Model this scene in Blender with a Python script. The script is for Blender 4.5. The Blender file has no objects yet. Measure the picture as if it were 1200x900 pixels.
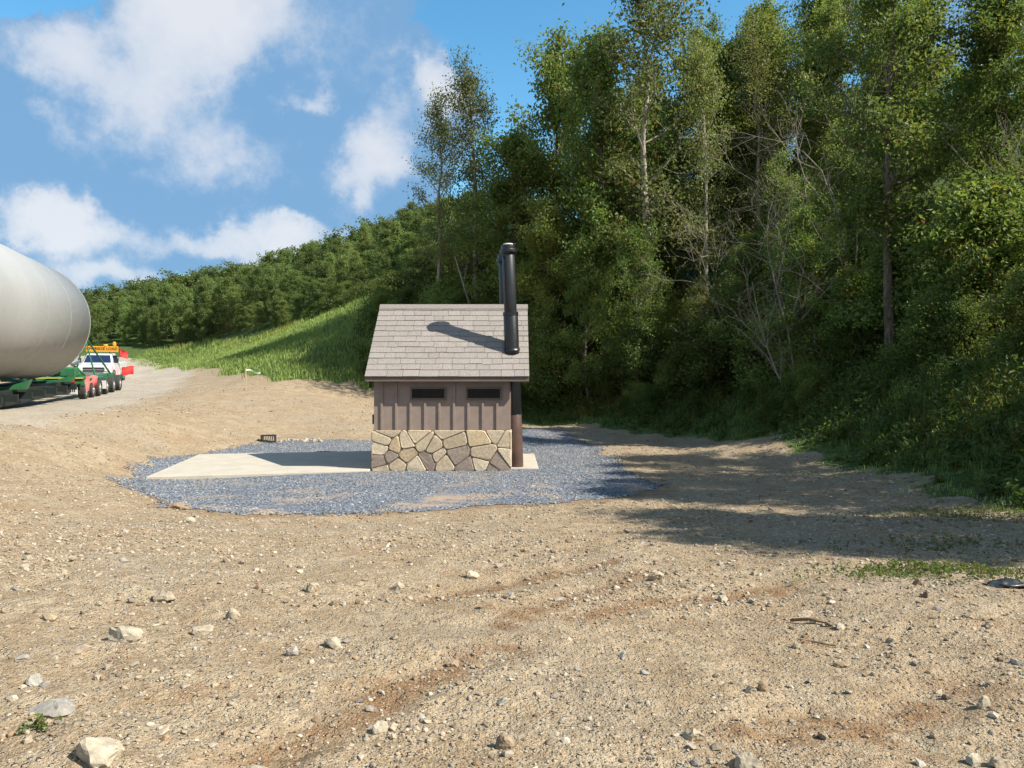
import bpy, math, random
import numpy as np
from math import sin, cos, pi, radians, sqrt, atan2
random.seed(7)
C = bpy.context.scene.collection
R = np.random.default_rng(11)
F = 902.0           # focal length in 1200-px units
EYE = 1.6
HOR = 447.0

# ------------------------------------------------------------------ noise
def _hash(ix, iy, s):
    h = (ix.astype(np.int64)*374761393 + iy.astype(np.int64)*668265263 + s*982451653) & 0xffffffff
    h = ((h ^ (h >> 13)) * 1274126177) & 0xffffffff
    h = (h ^ (h >> 16)) & 0xffffff
    return h/float(0xffffff)
def vnoise(x, y, s=0):
    x = np.asarray(x, float); y = np.asarray(y, float)
    ix = np.floor(x); iy = np.floor(y); fx = x-ix; fy = y-iy
    fx = fx*fx*(3-2*fx); fy = fy*fy*(3-2*fy)
    ix = ix.astype(np.int64); iy = iy.astype(np.int64)
    a = _hash(ix, iy, s); b = _hash(ix+1, iy, s); c = _hash(ix, iy+1, s); d = _hash(ix+1, iy+1, s)
    return (a*(1-fx)+b*fx)*(1-fy)+(c*(1-fx)+d*fx)*fy
def fbm(x, y, s=0, o=4):
    t = 0; a = .5; f = 1; n = 0
    for k in range(o):
        t = t+a*vnoise(x*f+17.3*k, y*f-9.1*k, s+k*13); n += a; a *= .5; f *= 2.03
    return t/n
def sstep(a, b, x):
    t = np.clip((x-a)/(b-a), 0, 1); return t*t*(3-2*t)

# ------------------------------------------------------------------ terrain
CP = np.array([
 (0,0,0),(3,3,0.0),(-3,3,.02),(0,8,-.30),(0,12,-.56),(-4,10,-.36),(4,10,-.36),(5,6,-.1),(-6,6,.1),
 (-3.5,19,-.66),(0,19,-.66),(-3.5,23,-.66),(0,23,-.66),(-6,18,-.66),(-8.6,18,-.66),(-6,23,-.66),(-9,23,-.62),(-7,27,-.62),(-2,27,-.62),
 (-6,14.5,-.64),(-3,14,-.64),(1,15,-.64),(2.6,18,-.63),(2.6,26,-.6),(4,21,-.55),(1.5,33,-.5),
 (5,8,-.2),(8.0,12,-.3),(6,16,-.5),(6,26,-.55),(8.6,19,-.42),(8.6,27,-.45),(7.6,32,-.48),(1.5,39,-.45),(4.5,35.5,-.48),
 (8,5,.05),(8.6,8,.05),(12,5,1.5),(16,5,3.8),(10.8,13,.75),(13.2,13,2.6),(12.2,24,2.3),(17,22,5.2),(12.6,32,2.6),(17.5,32,5.4),(25,15,9),(27,30,11),(40,40,19),
 (8,41,2.2),(10,50,7.5),(-2,50,4),(1,46,1.6),(20,58,17),(-7.9,43,.8),(-9,50,5),(-9.1,57,8.1),(-17.2,62,5.9),(-15,43,1.5),(-15,51,3.5),
 (-20,50,1.9),(-31.6,75,3.0),(-37.7,85,3.3),(-26.6,49,1.4),(-27.5,54,1.65),(-27,62,2.0),(-34,66,2.2),
 (-20.1,36,.76),(-22.9,35,.74),(-21,39,.85),(-22.5,44,1.1),(-25.5,44,1.1),(-19,31,.62),(-17,28,.6),(-16,22,.52),
 (-12.4,18.7,.48),(-11.6,14,.38),(-10.1,17.2,-.35),(-9.4,20,-.69),(-9.2,18.8,-.67),(-10.8,16.4,.2),(-11,20,.22),(-9,12,.05),(-7.2,9,.1),(-9.6,22.5,-.68),(-9.7,24.2,-.68),(-9,25.5,-.66),(-11.5,24,-.25),(-12.4,25,.32),(-14,28,.55),(-12,21,.1),
 (-9,30,-.35),(-10,34,.36),(-6.4,36,.25),(-4,31,-.45),(-14,37,1.05),(-17,44,1.4),
 (-60,95,4.5),(-40,100,7.3),(-20,90,13),(0,90,17),(-43,130,15.6),(-80,150,12.6),(-12,120,22),(20,100,26),(60,80,32),(-120,150,8),(-70,130,10.6),
 (-60,60,2),(-35,40,.8),(-30,20,.4),(-30,5,.3),(-15,8,.4),(-13,0,.3),(0,-10,.2),(10,-8,.9),(-60,0,0),(30,-10,9),(-100,60,2),(-200,200,8),
 (0,250,25),(200,200,40),(200,-100,25),(-200,-100,-2),(0,-100,2),(-150,0,0),(0,400,20),(-400,400,5),(400,0,35),(-400,0,-2),(450,450,30),(-450,-200,-3),(450,-200,20)], float)
def _k(r2): return np.sqrt(r2+2.0)
_d2 = ((CP[:,None,:2]-CP[None,:,:2])**2).sum(-1)
_n = len(CP)
_A = np.zeros((_n+1,_n+1)); _A[:_n,:_n] = _k(_d2)-np.eye(_n)*.12; _A[:_n,_n] = 1; _A[_n,:_n] = 1
_w = np.linalg.solve(_A, np.append(CP[:,2],0))
def H0(x, y):
    x = np.asarray(x,float); y = np.asarray(y,float)
    o = np.full(x.shape, _w[_n])
    for i in range(_n):
        o = o+_w[i]*_k((x-CP[i,0])**2+(y-CP[i,1])**2)
    return o
PAD = np.array([(-8.7,17.2),(-9.6,20),(-9.9,22.5),(-9.7,25),(-8,28),(-5,28.7),(0,31),(1.2,35),(2.3,34),(2.9,27),(2.8,20.5),(3.1,15.5),(1.7,14.4),(0,13.8),(-2.2,13.0),(-4.1,12.4),(-5.6,12.7),(-6.4,14.4),(-8.1,16.0)])
def poly_sd(P, x, y):
    """signed distance, positive inside"""
    x = np.asarray(x,float); y = np.asarray(y,float)
    d = np.full(x.shape, 1e9); ins = np.zeros(x.shape, bool)
    n = len(P)
    for i in range(n):
        ax, ay = P[i]; bx, by = P[(i+1)%n]
        ex, ey = bx-ax, by-ay
        t = np.clip(((x-ax)*ex+(y-ay)*ey)/(ex*ex+ey*ey),0,1)
        d = np.minimum(d, np.hypot(x-ax-t*ex, y-ay-t*ey))
        c = ((ay > y) != (by > y)) & (x < (bx-ax)*(y-ay)/((by-ay) if by != ay else 1e-9)+ax)
        ins ^= c
    return np.where(ins, d, -d)
def line_d(P, x, y):
    x = np.asarray(x,float); y = np.asarray(y,float)
    d = np.full(x.shape, 1e9)
    for (ax,ay),(bx,by) in zip(P[:-1],P[1:]):
        ex, ey = bx-ax, by-ay
        t = np.clip(((x-ax)*ex+(y-ay)*ey)/(ex*ex+ey*ey),0,1)
        d = np.minimum(d, np.hypot(x-ax-t*ex, y-ay-t*ey))
    return d
ROADC = [(-13.2,-30),(-14.2,0),(-15.6,10),(-17.6,22),(-21,36),(-25.6,50),(-30.5,65),(-37,79),(-48,90),(-72,97),(-130,103)]
# line of the wood's edge: right verge, behind the toilet, along the top of the grass bank
VERGE = np.array([(9.2,-30),(8.9,0),(8.4,6),(7.9,12),(8.2,18),(8.6,25),(7.6,31),(4.2,36.5),(0,39.5),(-4,41),(-6.5,44),(-7.2,50),(-8.2,58),(-15,66.5),(-26,78),(-34,92),(-60,104),(-130,112),(-130,400),(300,400),(300,-30)])
GRASS = np.array([(-13.5,43.5),(-9.5,44),(-6.5,44),(-7.2,50),(-8.2,58),(-15,66.5),(-26,78),(-36,93),(-60,105),(-130,113),(-130,106),(-72,101),(-50,94),(-40,85),(-33,76),(-25.5,60),(-19,50),(-16,45.5)])
def road_m(x,y):
    return sstep(4.9,3.6,line_d(ROADC,x,y)+ (fbm(x*.5,y*.5,5)-.5)*1.6)
def H(x, y):
    x = np.asarray(x,float); y = np.asarray(y,float)
    h = H0(x,y)
    pm = sstep(-.7,.2,poly_sd(PAD,x,y))
    rm = road_m(x,y)
    am = (1-pm)*(1-.8*rm)
    dist = np.hypot(x,y)
    m = (fbm(x*.55,y*.55,3)-.5)*.15 + (fbm(x*2.6,y*2.6,9)-.5)*.075 + (fbm(x*9,y*9,21)-.5)*.034*sstep(45,15,dist)
    # wheel ruts
    m = m - .03*sstep(.25,.05,np.abs(track_d(x,y)-.05))
    m = m + .35*(fbm(x*.3,y*.3,31)-.5)*sstep(2,7,poly_sd(VERGE,x,y))
    return h + m*am
def H1(x,y): return float(H(np.array([x]),np.array([y]))[0])
TRACKS = []
def track_d(x,y):
    if not TRACKS: return np.full(np.shape(x),9.0)
    d = np.full(np.shape(x), 9.0)
    for t in TRACKS: d = np.minimum(d, line_d(t,x,y))
    return d
def px(pxx, pyy):
    """ground point seen at a photograph pixel"""
    y = 10.
    for k in range(40):
        x = (pxx-600)/F*y
        z = float(H0(np.array([x]),np.array([y]))[0])
        yn = min(200,(EYE-z)*F/max(pyy-HOR,2.0)); y = .6*y+.4*yn
    return (pxx-600)/F*y, y
_T = [[(280,893),(330,868),(400,835),(470,800),(545,772),(600,760)],[(590,735),(640,712),(700,690),(760,672),(830,668)],[(500,705),(560,688),(640,672),(720,660)],
      [(680,722),(760,705),(830,700),(920,690)],[(880,850),(960,836),(1040,850),(1120,800)]]
TRACKS = [[px(*p) for p in t] for t in _T]

# ------------------------------------------------------------------ mesh helpers
def link(o, parent=None):
    C.objects.link(o)
    if parent is not None: o.parent = parent
    return o
def tag(o, label=None, cat=None, group=None, kind=None):
    if label: o['label'] = label
    if cat: o['category'] = cat
    if group: o['group'] = group
    if kind: o['kind'] = kind
    return o
def empty(name, loc, rz=0, rx=0):
    o = bpy.data.objects.new(name, None); o.location = loc; o.rotation_euler = (rx,0,rz); o.empty_display_size = .3
    return link(o)
def mesh_np(name, V, Fc, mat, parent=None, col=None, smooth=False, fmat=None):
    V = np.asarray(V, np.float32); Fc = np.asarray(Fc, np.int32); k = Fc.shape[1]
    me = bpy.data.meshes.new(name)
    me.vertices.add(len(V)); me.vertices.foreach_set('co', V.ravel())
    me.loops.add(Fc.size); me.loops.foreach_set('vertex_index', Fc.ravel())
    me.polygons.add(len(Fc)); me.polygons.foreach_set('loop_start', np.arange(0,Fc.size,k,dtype=np.int32))
    me.polygons.foreach_set('loop_total', np.full(len(Fc),k,np.int32))
    if fmat is not None: me.polygons.foreach_set('material_index', np.asarray(fmat,np.int32))
    me.polygons.foreach_set('use_smooth', np.full(len(Fc),smooth))
    if col is not None:
        a = me.attributes.new('col','FLOAT_COLOR','POINT')
        c4 = np.ones((len(V),4),np.float32); c4[:,:3] = col; a.data.foreach_set('color', c4.ravel())
    me.update(calc_edges=True); me.validate()
    for m in (mat if isinstance(mat,(list,tuple)) else [mat]): me.materials.append(m)
    return link(bpy.data.objects.new(name, me), parent)
class MB:
    def __init__(s): s.v=[]; s.f=[]; s.c=[]; s.cur=(1,1,1); s.m=[]; s.cm=0
    def add(s, vs, fs):
        o=len(s.v); s.v += [tuple(p) for p in vs]; s.c += [s.cur]*len(vs)
        s.f += [tuple(i+o for i in f) for f in fs]; s.m += [s.cm]*len(fs); return s
    def hexa(s, p):   # bottom 4 ccw, top 4
        return s.add(p,[(3,2,1,0),(4,5,6,7),(0,1,5,4),(1,2,6,5),(2,3,7,6),(3,0,4,7)])
    def box(s, x0,x1,y0,y1,z0,z1):
        return s.hexa([(x0,y0,z0),(x1,y0,z0),(x1,y1,z0),(x0,y1,z0),(x0,y0,z1),(x1,y0,z1),(x1,y1,z1),(x0,y1,z1)])
    def bbox(s, x0,x1,y0,y1,z0,z1,b=.02):
        """box with chamfered vertical edges and top"""
        P=[(x0+b,y0),(x1-b,y0),(x1,y0+b),(x1,y1-b),(x1-b,y1),(x0+b,y1),(x0,y1-b),(x0,y0+b)]
        cx,cy=(x0+x1)/2,(y0+y1)/2
        Q=[(x-b*np.sign(x-cx),y-b*np.sign(y-cy)) for x,y in P]
        vs=[(x,y,z0+b) for x,y in P]+[(x,y,z1-b) for x,y in P]+[(x,y,z1) for x,y in Q]+[(x,y,z0) for x,y in Q]
        fs=[tuple(range(16,24)),tuple(range(31,23,-1))]
        for i in range(8):
            j=(i+1)%8
            fs+=[(i,j,8+j,8+i),(8+i,8+j,16+j,16+i),(24+i,24+j,j,i)]
        return s.add(vs,fs)
    def tube(s, pts, rad, n=8, cap=True):
        pts=[np.array(p,float) for p in pts]
        if not hasattr(rad,'__len__'): rad=[rad]*len(pts)
        vs=[]; fs=[]; ref=None
        for i,p in enumerate(pts):
            t=pts[min(i+1,len(pts)-1)]-pts[max(i-1,0)]; t=t/(np.linalg.norm(t)+1e-9)
            if ref is None: ref=np.array((0,0,1.)) if abs(t[2])<.9 else np.array((1.,0,0))
            a=np.cross(t,ref); a/=np.linalg.norm(a)+1e-9; b=np.cross(t,a); ref=np.cross(a,t)
            for k in range(n):
                an=2*pi*k/n; vs.append(p+rad[i]*(cos(an)*a+sin(an)*b))
        for i in range(len(pts)-1):
            for k in range(n):
                fs.append((i*n+k,i*n+(k+1)%n,(i+1)*n+(k+1)%n,(i+1)*n+k))
        if cap: fs+=[tuple(range(n-1,-1,-1)),tuple(range((len(pts)-1)*n,len(pts)*n))]
        return s.add(vs,fs)
    def prism(s, prof, x0, x1, ax='x'):
        """profile of (y,z) pairs swept along x"""
        n=len(prof)
        f=(lambda a,q:(a,q[0],q[1])) if ax=='x' else ((lambda a,q:(q[0],a,q[1])) if ax=='y' else (lambda a,q:(q[0],q[1],a)))
        vs=[f(x0,q) for q in prof]+[f(x1,q) for q in prof]
        fs=[tuple(range(n)),tuple(range(2*n-1,n-1,-1))]+[(i,n+i,n+(i+1)%n,(i+1)%n) for i in range(n)]
        return s.add(vs,fs)
    def build(s, name, mat, parent=None, smooth=False, bevel=0, col=True):
        me=bpy.data.meshes.new(name); me.from_pydata([tuple(map(float,p)) for p in s.v],[],s.f)
        if col:
            a=me.attributes.new('col','FLOAT_COLOR','POINT')
            a.data.foreach_set('color', np.array([(c[0],c[1],c[2],1) for c in s.c],np.float32).ravel())
        for m in (mat if isinstance(mat,(list,tuple)) else [mat]): me.materials.append(m)
        me.polygons.foreach_set('material_index', np.array(s.m,np.int32))
        me.polygons.foreach_set('use_smooth', np.full(len(me.polygons),smooth))
        import bmesh
        b=bmesh.new(); b.from_mesh(me); bmesh.ops.recalc_face_normals(b,faces=b.faces); b.to_mesh(me); b.free()
        me.update()
        o=bpy.data.objects.new(name,me)
        if bevel:
            md=o.modifiers.new('bevel','BEVEL'); md.width=bevel; md.segments=2; md.limit_method='ANGLE'
        return link(o,parent)

# ------------------------------------------------------------------ node helper
class NT:
    def __init__(s, tree): s.t=tree; s.n=tree.nodes; s.l=tree.links
    def node(s, typ, **kw):
        nd=s.n.new(typ)
        for k,v in kw.items(): setattr(nd,k,v)
        return nd
    def put(s, sock, v):
        if hasattr(v,'is_linked') or isinstance(v,bpy.types.NodeSocket): s.l.new(v,sock)
        else: sock.default_value=v
    def math(s, op, a, b=0., c=None, clamp=False):
        nd=s.node('ShaderNodeMath',operation=op,use_clamp=clamp); s.put(nd.inputs[0],a); s.put(nd.inputs[1],b)
        if c is not None: s.put(nd.inputs[2],c)
        return nd.outputs[0]
    def vec(s, op, a, b=(0,0,0)):
        nd=s.node('ShaderNodeVectorMath',operation=op); s.put(nd.inputs[0],a); s.put(nd.inputs[1],b)
        return nd.outputs['Value'] if op in('DOT_PRODUCT','LENGTH') else nd.outputs[0]
    def noise(s, vec, scale, detail=4, rough=.55, dist=0.):
        nd=s.node('ShaderNodeTexNoise'); s.put(nd.inputs['Vector'],vec); nd.inputs['Scale'].default_value=scale
        nd.inputs['Detail'].default_value=detail; nd.inputs['Roughness'].default_value=rough; nd.inputs['Distortion'].default_value=dist
        return nd.outputs[0]
    def vor(s, vec, scale, feat='F1', rnd=1.):
        nd=s.node('ShaderNodeTexVoronoi',feature=feat); s.put(nd.inputs['Vector'],vec); nd.inputs['Scale'].default_value=scale
        nd.inputs['Randomness'].default_value=rnd
        return nd
    def ss(s, v, a, b):
        nd=s.node('ShaderNodeMapRange',interpolation_type='SMOOTHSTEP'); s.put(nd.inputs[0],v); nd.inputs[1].default_value=a; nd.inputs[2].default_value=b
        return nd.outputs[0]
    def lin(s, v, a, b, c, d):
        nd=s.node('ShaderNodeMapRange'); s.put(nd.inputs[0],v)
        for i,q in enumerate((a,b,c,d)): nd.inputs[1+i].default_value=q
        return nd.outputs[0]
    def mix(s, f, a, b, mode='MIX'):
        nd=s.node('ShaderNodeMix',data_type='RGBA',blend_type=mode); s.put(nd.inputs[0],f)
        for i,v in ((6,a),(7,b)): s.put(nd.inputs[i], v if not isinstance(v,tuple) else (*v[:3],1))
        return nd.outputs[2]
    def attr(s, name='col'):
        return s.node('ShaderNodeAttribute',attribute_name=name).outputs
    def sep(s, v):
        nd=s.node('ShaderNodeSeparateXYZ'); s.put(nd.inputs[0],v); return nd.outputs
    def bump(s, h, strength=.5, dist=.02):
        nd=s.node('ShaderNodeBump'); s.put(nd.inputs['Height'],h); nd.inputs['Strength'].default_value=strength; nd.inputs['Distance'].default_value=dist
        return nd.outputs[0]
def newmat(name):
    m=bpy.data.materials.new(name); m.use_nodes=True; t=NT(m.node_tree)
    b=m.node_tree.nodes['Principled BSDF']; return m,t,b
def simple(name, col, rough=.6, metal=0., var=.15, scale=6., bump=.15, spec=.4, attr=False, coat=0.):
    m,t,b=newmat(name)
    pos=t.node('ShaderNodeTexCoord').outputs['Object']
    n=t.noise(pos,scale,5); n2=t.noise(pos,scale*9,3)
    base=t.mix(t.lin(n,.3,.7,0,1),tuple(c*(1-var) for c in col),tuple(min(1,c*(1+var)) for c in col))
    base=t.mix(t.lin(n2,.35,.65,0,var*.8),base,(.25*col[0]+.02,.24*col[1]+.02,.22*col[2]+.015))
    if attr: base=t.mix(1.,base,t.attr()[0],'MULTIPLY')
    t.l.new(base,b.inputs['Base Color']); t.put(b.inputs['Roughness'],t.lin(n2,.3,.7,max(0,rough-.1),min(1,rough+.1)))
    b.inputs['Metallic'].default_value=metal; b.inputs['Specular IOR Level'].default_value=spec
    b.inputs['Coat Weight'].default_value=coat
    if bump: t.l.new(t.bump(n2,bump,.01),b.inputs['Normal'])
    return m
M={}
# dirt: one material for lot, road and forest floor, driven by what lies where (mesh attribute)
def make_ground_mat():
    m,t,b=newmat('dirt_ground')
    P=t.node('ShaderNodeNewGeometry').outputs['Position']
    a=t.attr(); mk=t.sep(a[1])
    big=t.noise(P,.35,5); mid=t.noise(P,1.7,6,.6); fine=t.noise(P,11,5,.65); vf=t.noise(P,55,3,.7)
    c=t.mix(t.ss(mid,.35,.68),(.36,.265,.165),(.475,.38,.26))
    c=t.mix(t.math('MULTIPLY',t.ss(big,.48,.66),.6),c,(.36,.31,.24))
    c=t.mix(t.math('MULTIPLY',t.ss(t.noise(P,.9,6,.62),.56,.7),.65),c,(.35,.205,.105))
    c=t.mix(t.math('MULTIPLY',t.ss(fine,.45,.62),.6),c,(.235,.172,.105)); c=t.mix(t.math('MULTIPLY',t.ss(t.noise(P,6,6,.75),.52,.66),.5),c,(.54,.46,.33))
    c=t.mix(t.math('MULTIPLY',t.ss(vf,.5,.7),.55),c,(.56,.47,.34))
    c=t.mix(t.math('MULTIPLY',t.ss(t.noise(P,90,2,.6),.54,.68),.4),c,(.16,.115,.08))
    # embedded pebbles
    v1=t.vor(P,26.); v2=t.vor(P,60.)
    pb=t.math('MULTIPLY',t.ss(v1.outputs['Distance'],.42,.25),t.ss(t.sep(v1.outputs['Color'])[0],.62,.70))
    pc=t.mix(t.sep(v1.outputs['Color'])[1],(.30,.26,.22),(.60,.53,.42))
    c=t.mix(t.math('MULTIPLY',pb,.8),c,pc)
    pb2=t.math('MULTIPLY',t.ss(v2.outputs['Distance'],.45,.25),t.ss(t.sep(v2.outputs['Color'])[0],.52,.6))
    pc2=t.mix(t.sep(v2.outputs['Color'])[1],(.24,.20,.17),(.58,.50,.39))
    c=t.mix(t.math('MULTIPLY',pb2,.75),c,pc2)
    # red-brown turned soil along wheel tracks
    tr=t.math('MULTIPLY',mk[2],t.ss(t.noise(P,5,5,.7),.36,.54))
    c=t.mix(t.math('MULTIPLY',tr,.72),c,t.mix(t.ss(fine,.4,.65),(.16,.078,.03),(.31,.175,.085)))
    # road: paler, greyer compacted surface
    rd=t.math('MULTIPLY',mk[0],t.lin(mid,.2,.8,.75,1.))
    rc=t.mix(t.ss(t.noise(P,.8,5,.6),.35,.7),(.42,.375,.315),(.51,.46,.385))
    c=t.mix(rd,c,rc)
    # grass / litter floor
    gm=t.ss(t.math('ADD',mk[1],t.math('MULTIPLY',t.math('SUBTRACT',t.noise(P,1.9,6,.65),.5),.9)),.35,.6)
    gc=t.mix(t.ss(t.noise(P,3.5,5,.7),.35,.7),(.045,.075,.02),(.11,.155,.04))
    c=t.mix(gm,c,gc)
    c=t.mix(t.math('SUBTRACT',1.,gm),c,t.mix(1.,c,(.855,.836,.805),'MULTIPLY'))
    t.l.new(c,b.inputs['Base Color']); b.inputs['Roughness'].default_value=.95; b.inputs['Specular IOR Level'].default_value=.15
    h=t.math('ADD',t.math('MULTIPLY',fine,.6),t.math('MULTIPLY',vf,.35))
    h=t.math('ADD',h,t.math('MULTIPLY',pb,.35)); h=t.math('ADD',h,t.math('MULTIPLY',pb2,.22))
    h=t.math('ADD',h,t.math('MULTIPLY',mid,.8))
    t.l.new(t.bump(h,1.,.075),b.inputs['Normal'])
    return m
M['ground']=make_ground_mat()
def make_gravel_mat():
    m,t,b=newmat('blue_grey_gravel')
    P=t.node('ShaderNodeNewGeometry').outputs['Position']
    v=t.vor(P,24.); s=t.sep(v.outputs['Color'])
    c=t.mix(s[0],(.095,.115,.14),(.30,.325,.355)); c=t.mix(t.ss(v.outputs['Distance'],.35,.6),c,(.05,.055,.07))
    dirt=t.math('MULTIPLY',t.ss(t.noise(P,.9,6,.65),.5,.66),t.lin(t.sep(P)[1],13,18,1.,.25))
    c=t.mix(t.math('MULTIPLY',dirt,.85),c,t.mix(t.noise(P,14,4),(.26,.16,.085),(.46,.35,.23)))
    t.l.new(c,b.inputs['Base Color']); b.inputs['Roughness'].default_value=.85; b.inputs['Specular IOR Level'].default_value=.25
    t.l.new(t.bump(v.outputs['Distance'],-1.,.03),b.inputs['Normal'])
    return m
M['gravel']=make_gravel_mat()
def make_attr_mat(name, rough=.85, nscale=30, spec=.2, bump=.4):
    m,t,b=newmat(name)
    P=t.node('ShaderNodeNewGeometry').outputs['Position']
    n=t.noise(P,nscale,5,.65)
    c=t.mix(1.,t.attr()[0],t.mix(t.ss(n,.3,.7),(.68,.66,.64),(1,1,1)),'MULTIPLY')
    t.l.new(c,b.inputs['Base Color']); b.inputs['Roughness'].default_value=rough; b.inputs['Specular IOR Level'].default_value=spec
    if bump: t.l.new(t.bump(n,bump,.015),b.inputs['Normal'])
    return m
M['stone']=make_attr_mat('loose_stone',.9,60)
M['rock']=make_attr_mat('rock',.9,22,.15,.6)
M['masonry']=make_attr_mat('cast_stone',.85,18,.2,.5)
def make_leaf_mat(name, c0, c1, trans=.45, spec=.26, rough=.5):
    m=bpy.data.materials.new(name); m.use_nodes=True; t=NT(m.node_tree)
    b=m.node_tree.nodes['Principled BSDF']; out=m.node_tree.nodes['Material Output']
    tint=t.sep(t.attr()[1]); oi=t.node('ShaderNodeObjectInfo')
    k=t.math('ADD',t.math('MULTIPLY',tint[0],.75),t.math('MULTIPLY',oi.outputs['Random'],.25))
    c=t.mix(k,c0,c1)
    c=t.mix(tint[1],c,(.22,.19,.035)); c=t.mix(tint[2],c,(.20,.055,.02))
    hsv=t.node('ShaderNodeHueSaturation'); t.l.new(c,hsv.inputs['Color'])
    t.put(hsv.inputs['Value'],t.lin(oi.outputs['Random'],0,1,.75,1.3)); t.put(hsv.inputs['Hue'],t.lin(t.math('FRACT',t.math('MULTIPLY',oi.outputs['Random'],7.3)),0,1,.485,.512))
    c=hsv.outputs[0]
    t.l.new(c,b.inputs['Base Color']); b.inputs['Roughness'].default_value=rough; b.inputs['Specular IOR Level'].default_value=spec
    tr=t.node('ShaderNodeBsdfTranslucent'); t.l.new(t.mix(1.,c,(1.25,1.25,.7),'MULTIPLY'),tr.inputs['Color'])
    mx=t.node('ShaderNodeMixShader'); mx.inputs[0].default_value=trans
    t.l.new(b.outputs[0],mx.inputs[1]); t.l.new(tr.outputs[0],mx.inputs[2]); t.l.new(mx.outputs[0],out.inputs['Surface'])
    return m
M['leaf_dark']=make_leaf_mat('broad_leaf_dark',(.068,.11,.03),(.17,.23,.06))
M['leaf_mid']=make_leaf_mat('broad_leaf_mid',(.088,.135,.034),(.205,.262,.07))
M['leaf_pale']=make_leaf_mat('small_leaf_pale',(.09,.115,.045),(.19,.215,.085))
M['leaf_far']=make_leaf_mat('far_leaf',(.075,.125,.042),(.19,.25,.08))
M['herb']=make_leaf_mat('herb_leaf',(.05,.085,.024),(.14,.20,.05))
M['grass']=make_leaf_mat('grass_blade',(.10,.155,.04),(.22,.31,.09),.35,.25,.55)
def make_bark(name, c0, c1):
    m,t,b=newmat(name)
    P=t.node('ShaderNodeTexCoord').outputs['Object']
    mp=t.node('ShaderNodeMapping'); mp.inputs['Scale'].default_value=(1,1,.25); t.l.new(P,mp.inputs[0])
    n=t.noise(mp.outputs[0],14,6,.65)
    t.l.new(t.mix(t.ss(n,.3,.7),c0,c1),b.inputs['Base Color']); b.inputs['Roughness'].default_value=.9; b.inputs['Specular IOR Level'].default_value=.1
    t.l.new(t.bump(n,.7,.02),b.inputs['Normal'])
    return m
M['bark']=make_bark('grey_brown_bark',(.055,.045,.035),(.17,.145,.115))
M['bark_pale']=make_bark('pale_bark',(.17,.145,.115),(.36,.33,.28))
M['bark_dead']=make_bark('weathered_dead_wood',(.20,.165,.13),(.36,.31,.25))
M['siding']=simple('taupe_siding',(.245,.190,.160),.7,var=.10,scale=5,bump=.2,spec=.3)
M['roof']=make_attr_mat('taupe_shingle',.75,26,.35,.5)
M['trim']=simple('dark_taupe_trim',(.13,.098,.082),.7,var=.12)
M['mortar']=simple('grey_mortar',(.25,.205,.15),.95,var=.2,scale=20)
M['louvre']=simple('dark_louvre',(.022,.020,.018),.6,var=.2)
M['black_pipe']=simple('black_painted_pipe',(.006,.007,.0085),.36,var=.25,scale=4,bump=.05,spec=.5)
M['grey_pipe']=simple('sun_bleached_black_pipe',(.014,.017,.021),.42,var=.2,scale=5,bump=.05,spec=.5)
M['brown_pipe']=simple('brown_painted_pipe',(.085,.050,.040),.38,var=.22,scale=4,bump=.06,spec=.5)
M['concrete']=simple('pale_concrete',(.385,.35,.29),.9,var=.09,scale=2.2,bump=.25,spec=.2)
M['white_tower']=simple('white_tower_paint',(.315,.315,.305),.5,var=.035,scale=.6,bump=0,spec=.5)
M['green']=simple('green_frame_paint',(.02,.115,.045),.5,var=.25,scale=3)
M['green_baked_shade']=simple('green_frame_baked_shade',(.006,.012,.012),.6,var=.3,scale=3)  # near-black: the shade under the tube is put into the colour
M['tyre']=simple('tyre_rubber',(.03,.029,.028),.85,var=.3,scale=8)
M['rim']=simple('dusty_steel_rim',(.42,.41,.40),.4,metal=.5,var=.15)
M['white_paint']=simple('white_vehicle_paint',(.55,.56,.58),.22,var=.03,scale=1,bump=0,spec=.5,coat=.4)
M['glass']=simple('dark_vehicle_glass',(.012,.02,.06),.06,var=.1,bump=0,spec=.8)
M['chrome']=simple('chrome',(.55,.56,.58),.2,metal=.9,var=.1,bump=0)
M['black']=simple('black_plastic',(.018,.018,.02),.45,var=.3)
M['orange']=simple('amber_sign_board',(.55,.25,.02),.5,var=.06,bump=0)
M['red']=simple('red_flag_cloth',(.50,.03,.028),.7,var=.12)
M['pink']=simple('faded_red_flag_cloth',(.58,.14,.13),.75,var=.15)
M['redlens']=simple('red_lens',(.35,.01,.01),.25,var=.1,bump=0)
M['plate']=simple('white_plate',(.5,.5,.47),.5,var=.06,bump=0)
M['ink']=simple('black_lettering',(.015,.013,.01),.6,var=.1,bump=0)
M['amber']=simple('amber_lens',(.8,.28,.02),.25,var=.05,bump=0)
M['wood']=simple('raw_timber',(.46,.36,.22),.8,var=.15,scale=12)
M['ribbon']=simple('pale_green_ribbon',(.62,.78,.62),.5,var=.05,bump=0)
M['stick']=make_bark('dry_stick',(.10,.065,.04),(.24,.16,.10))
M['plastic']=simple('scuffed_black_plastic',(.02,.022,.025),.35,var=.4,scale=20,spec=.6)

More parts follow.
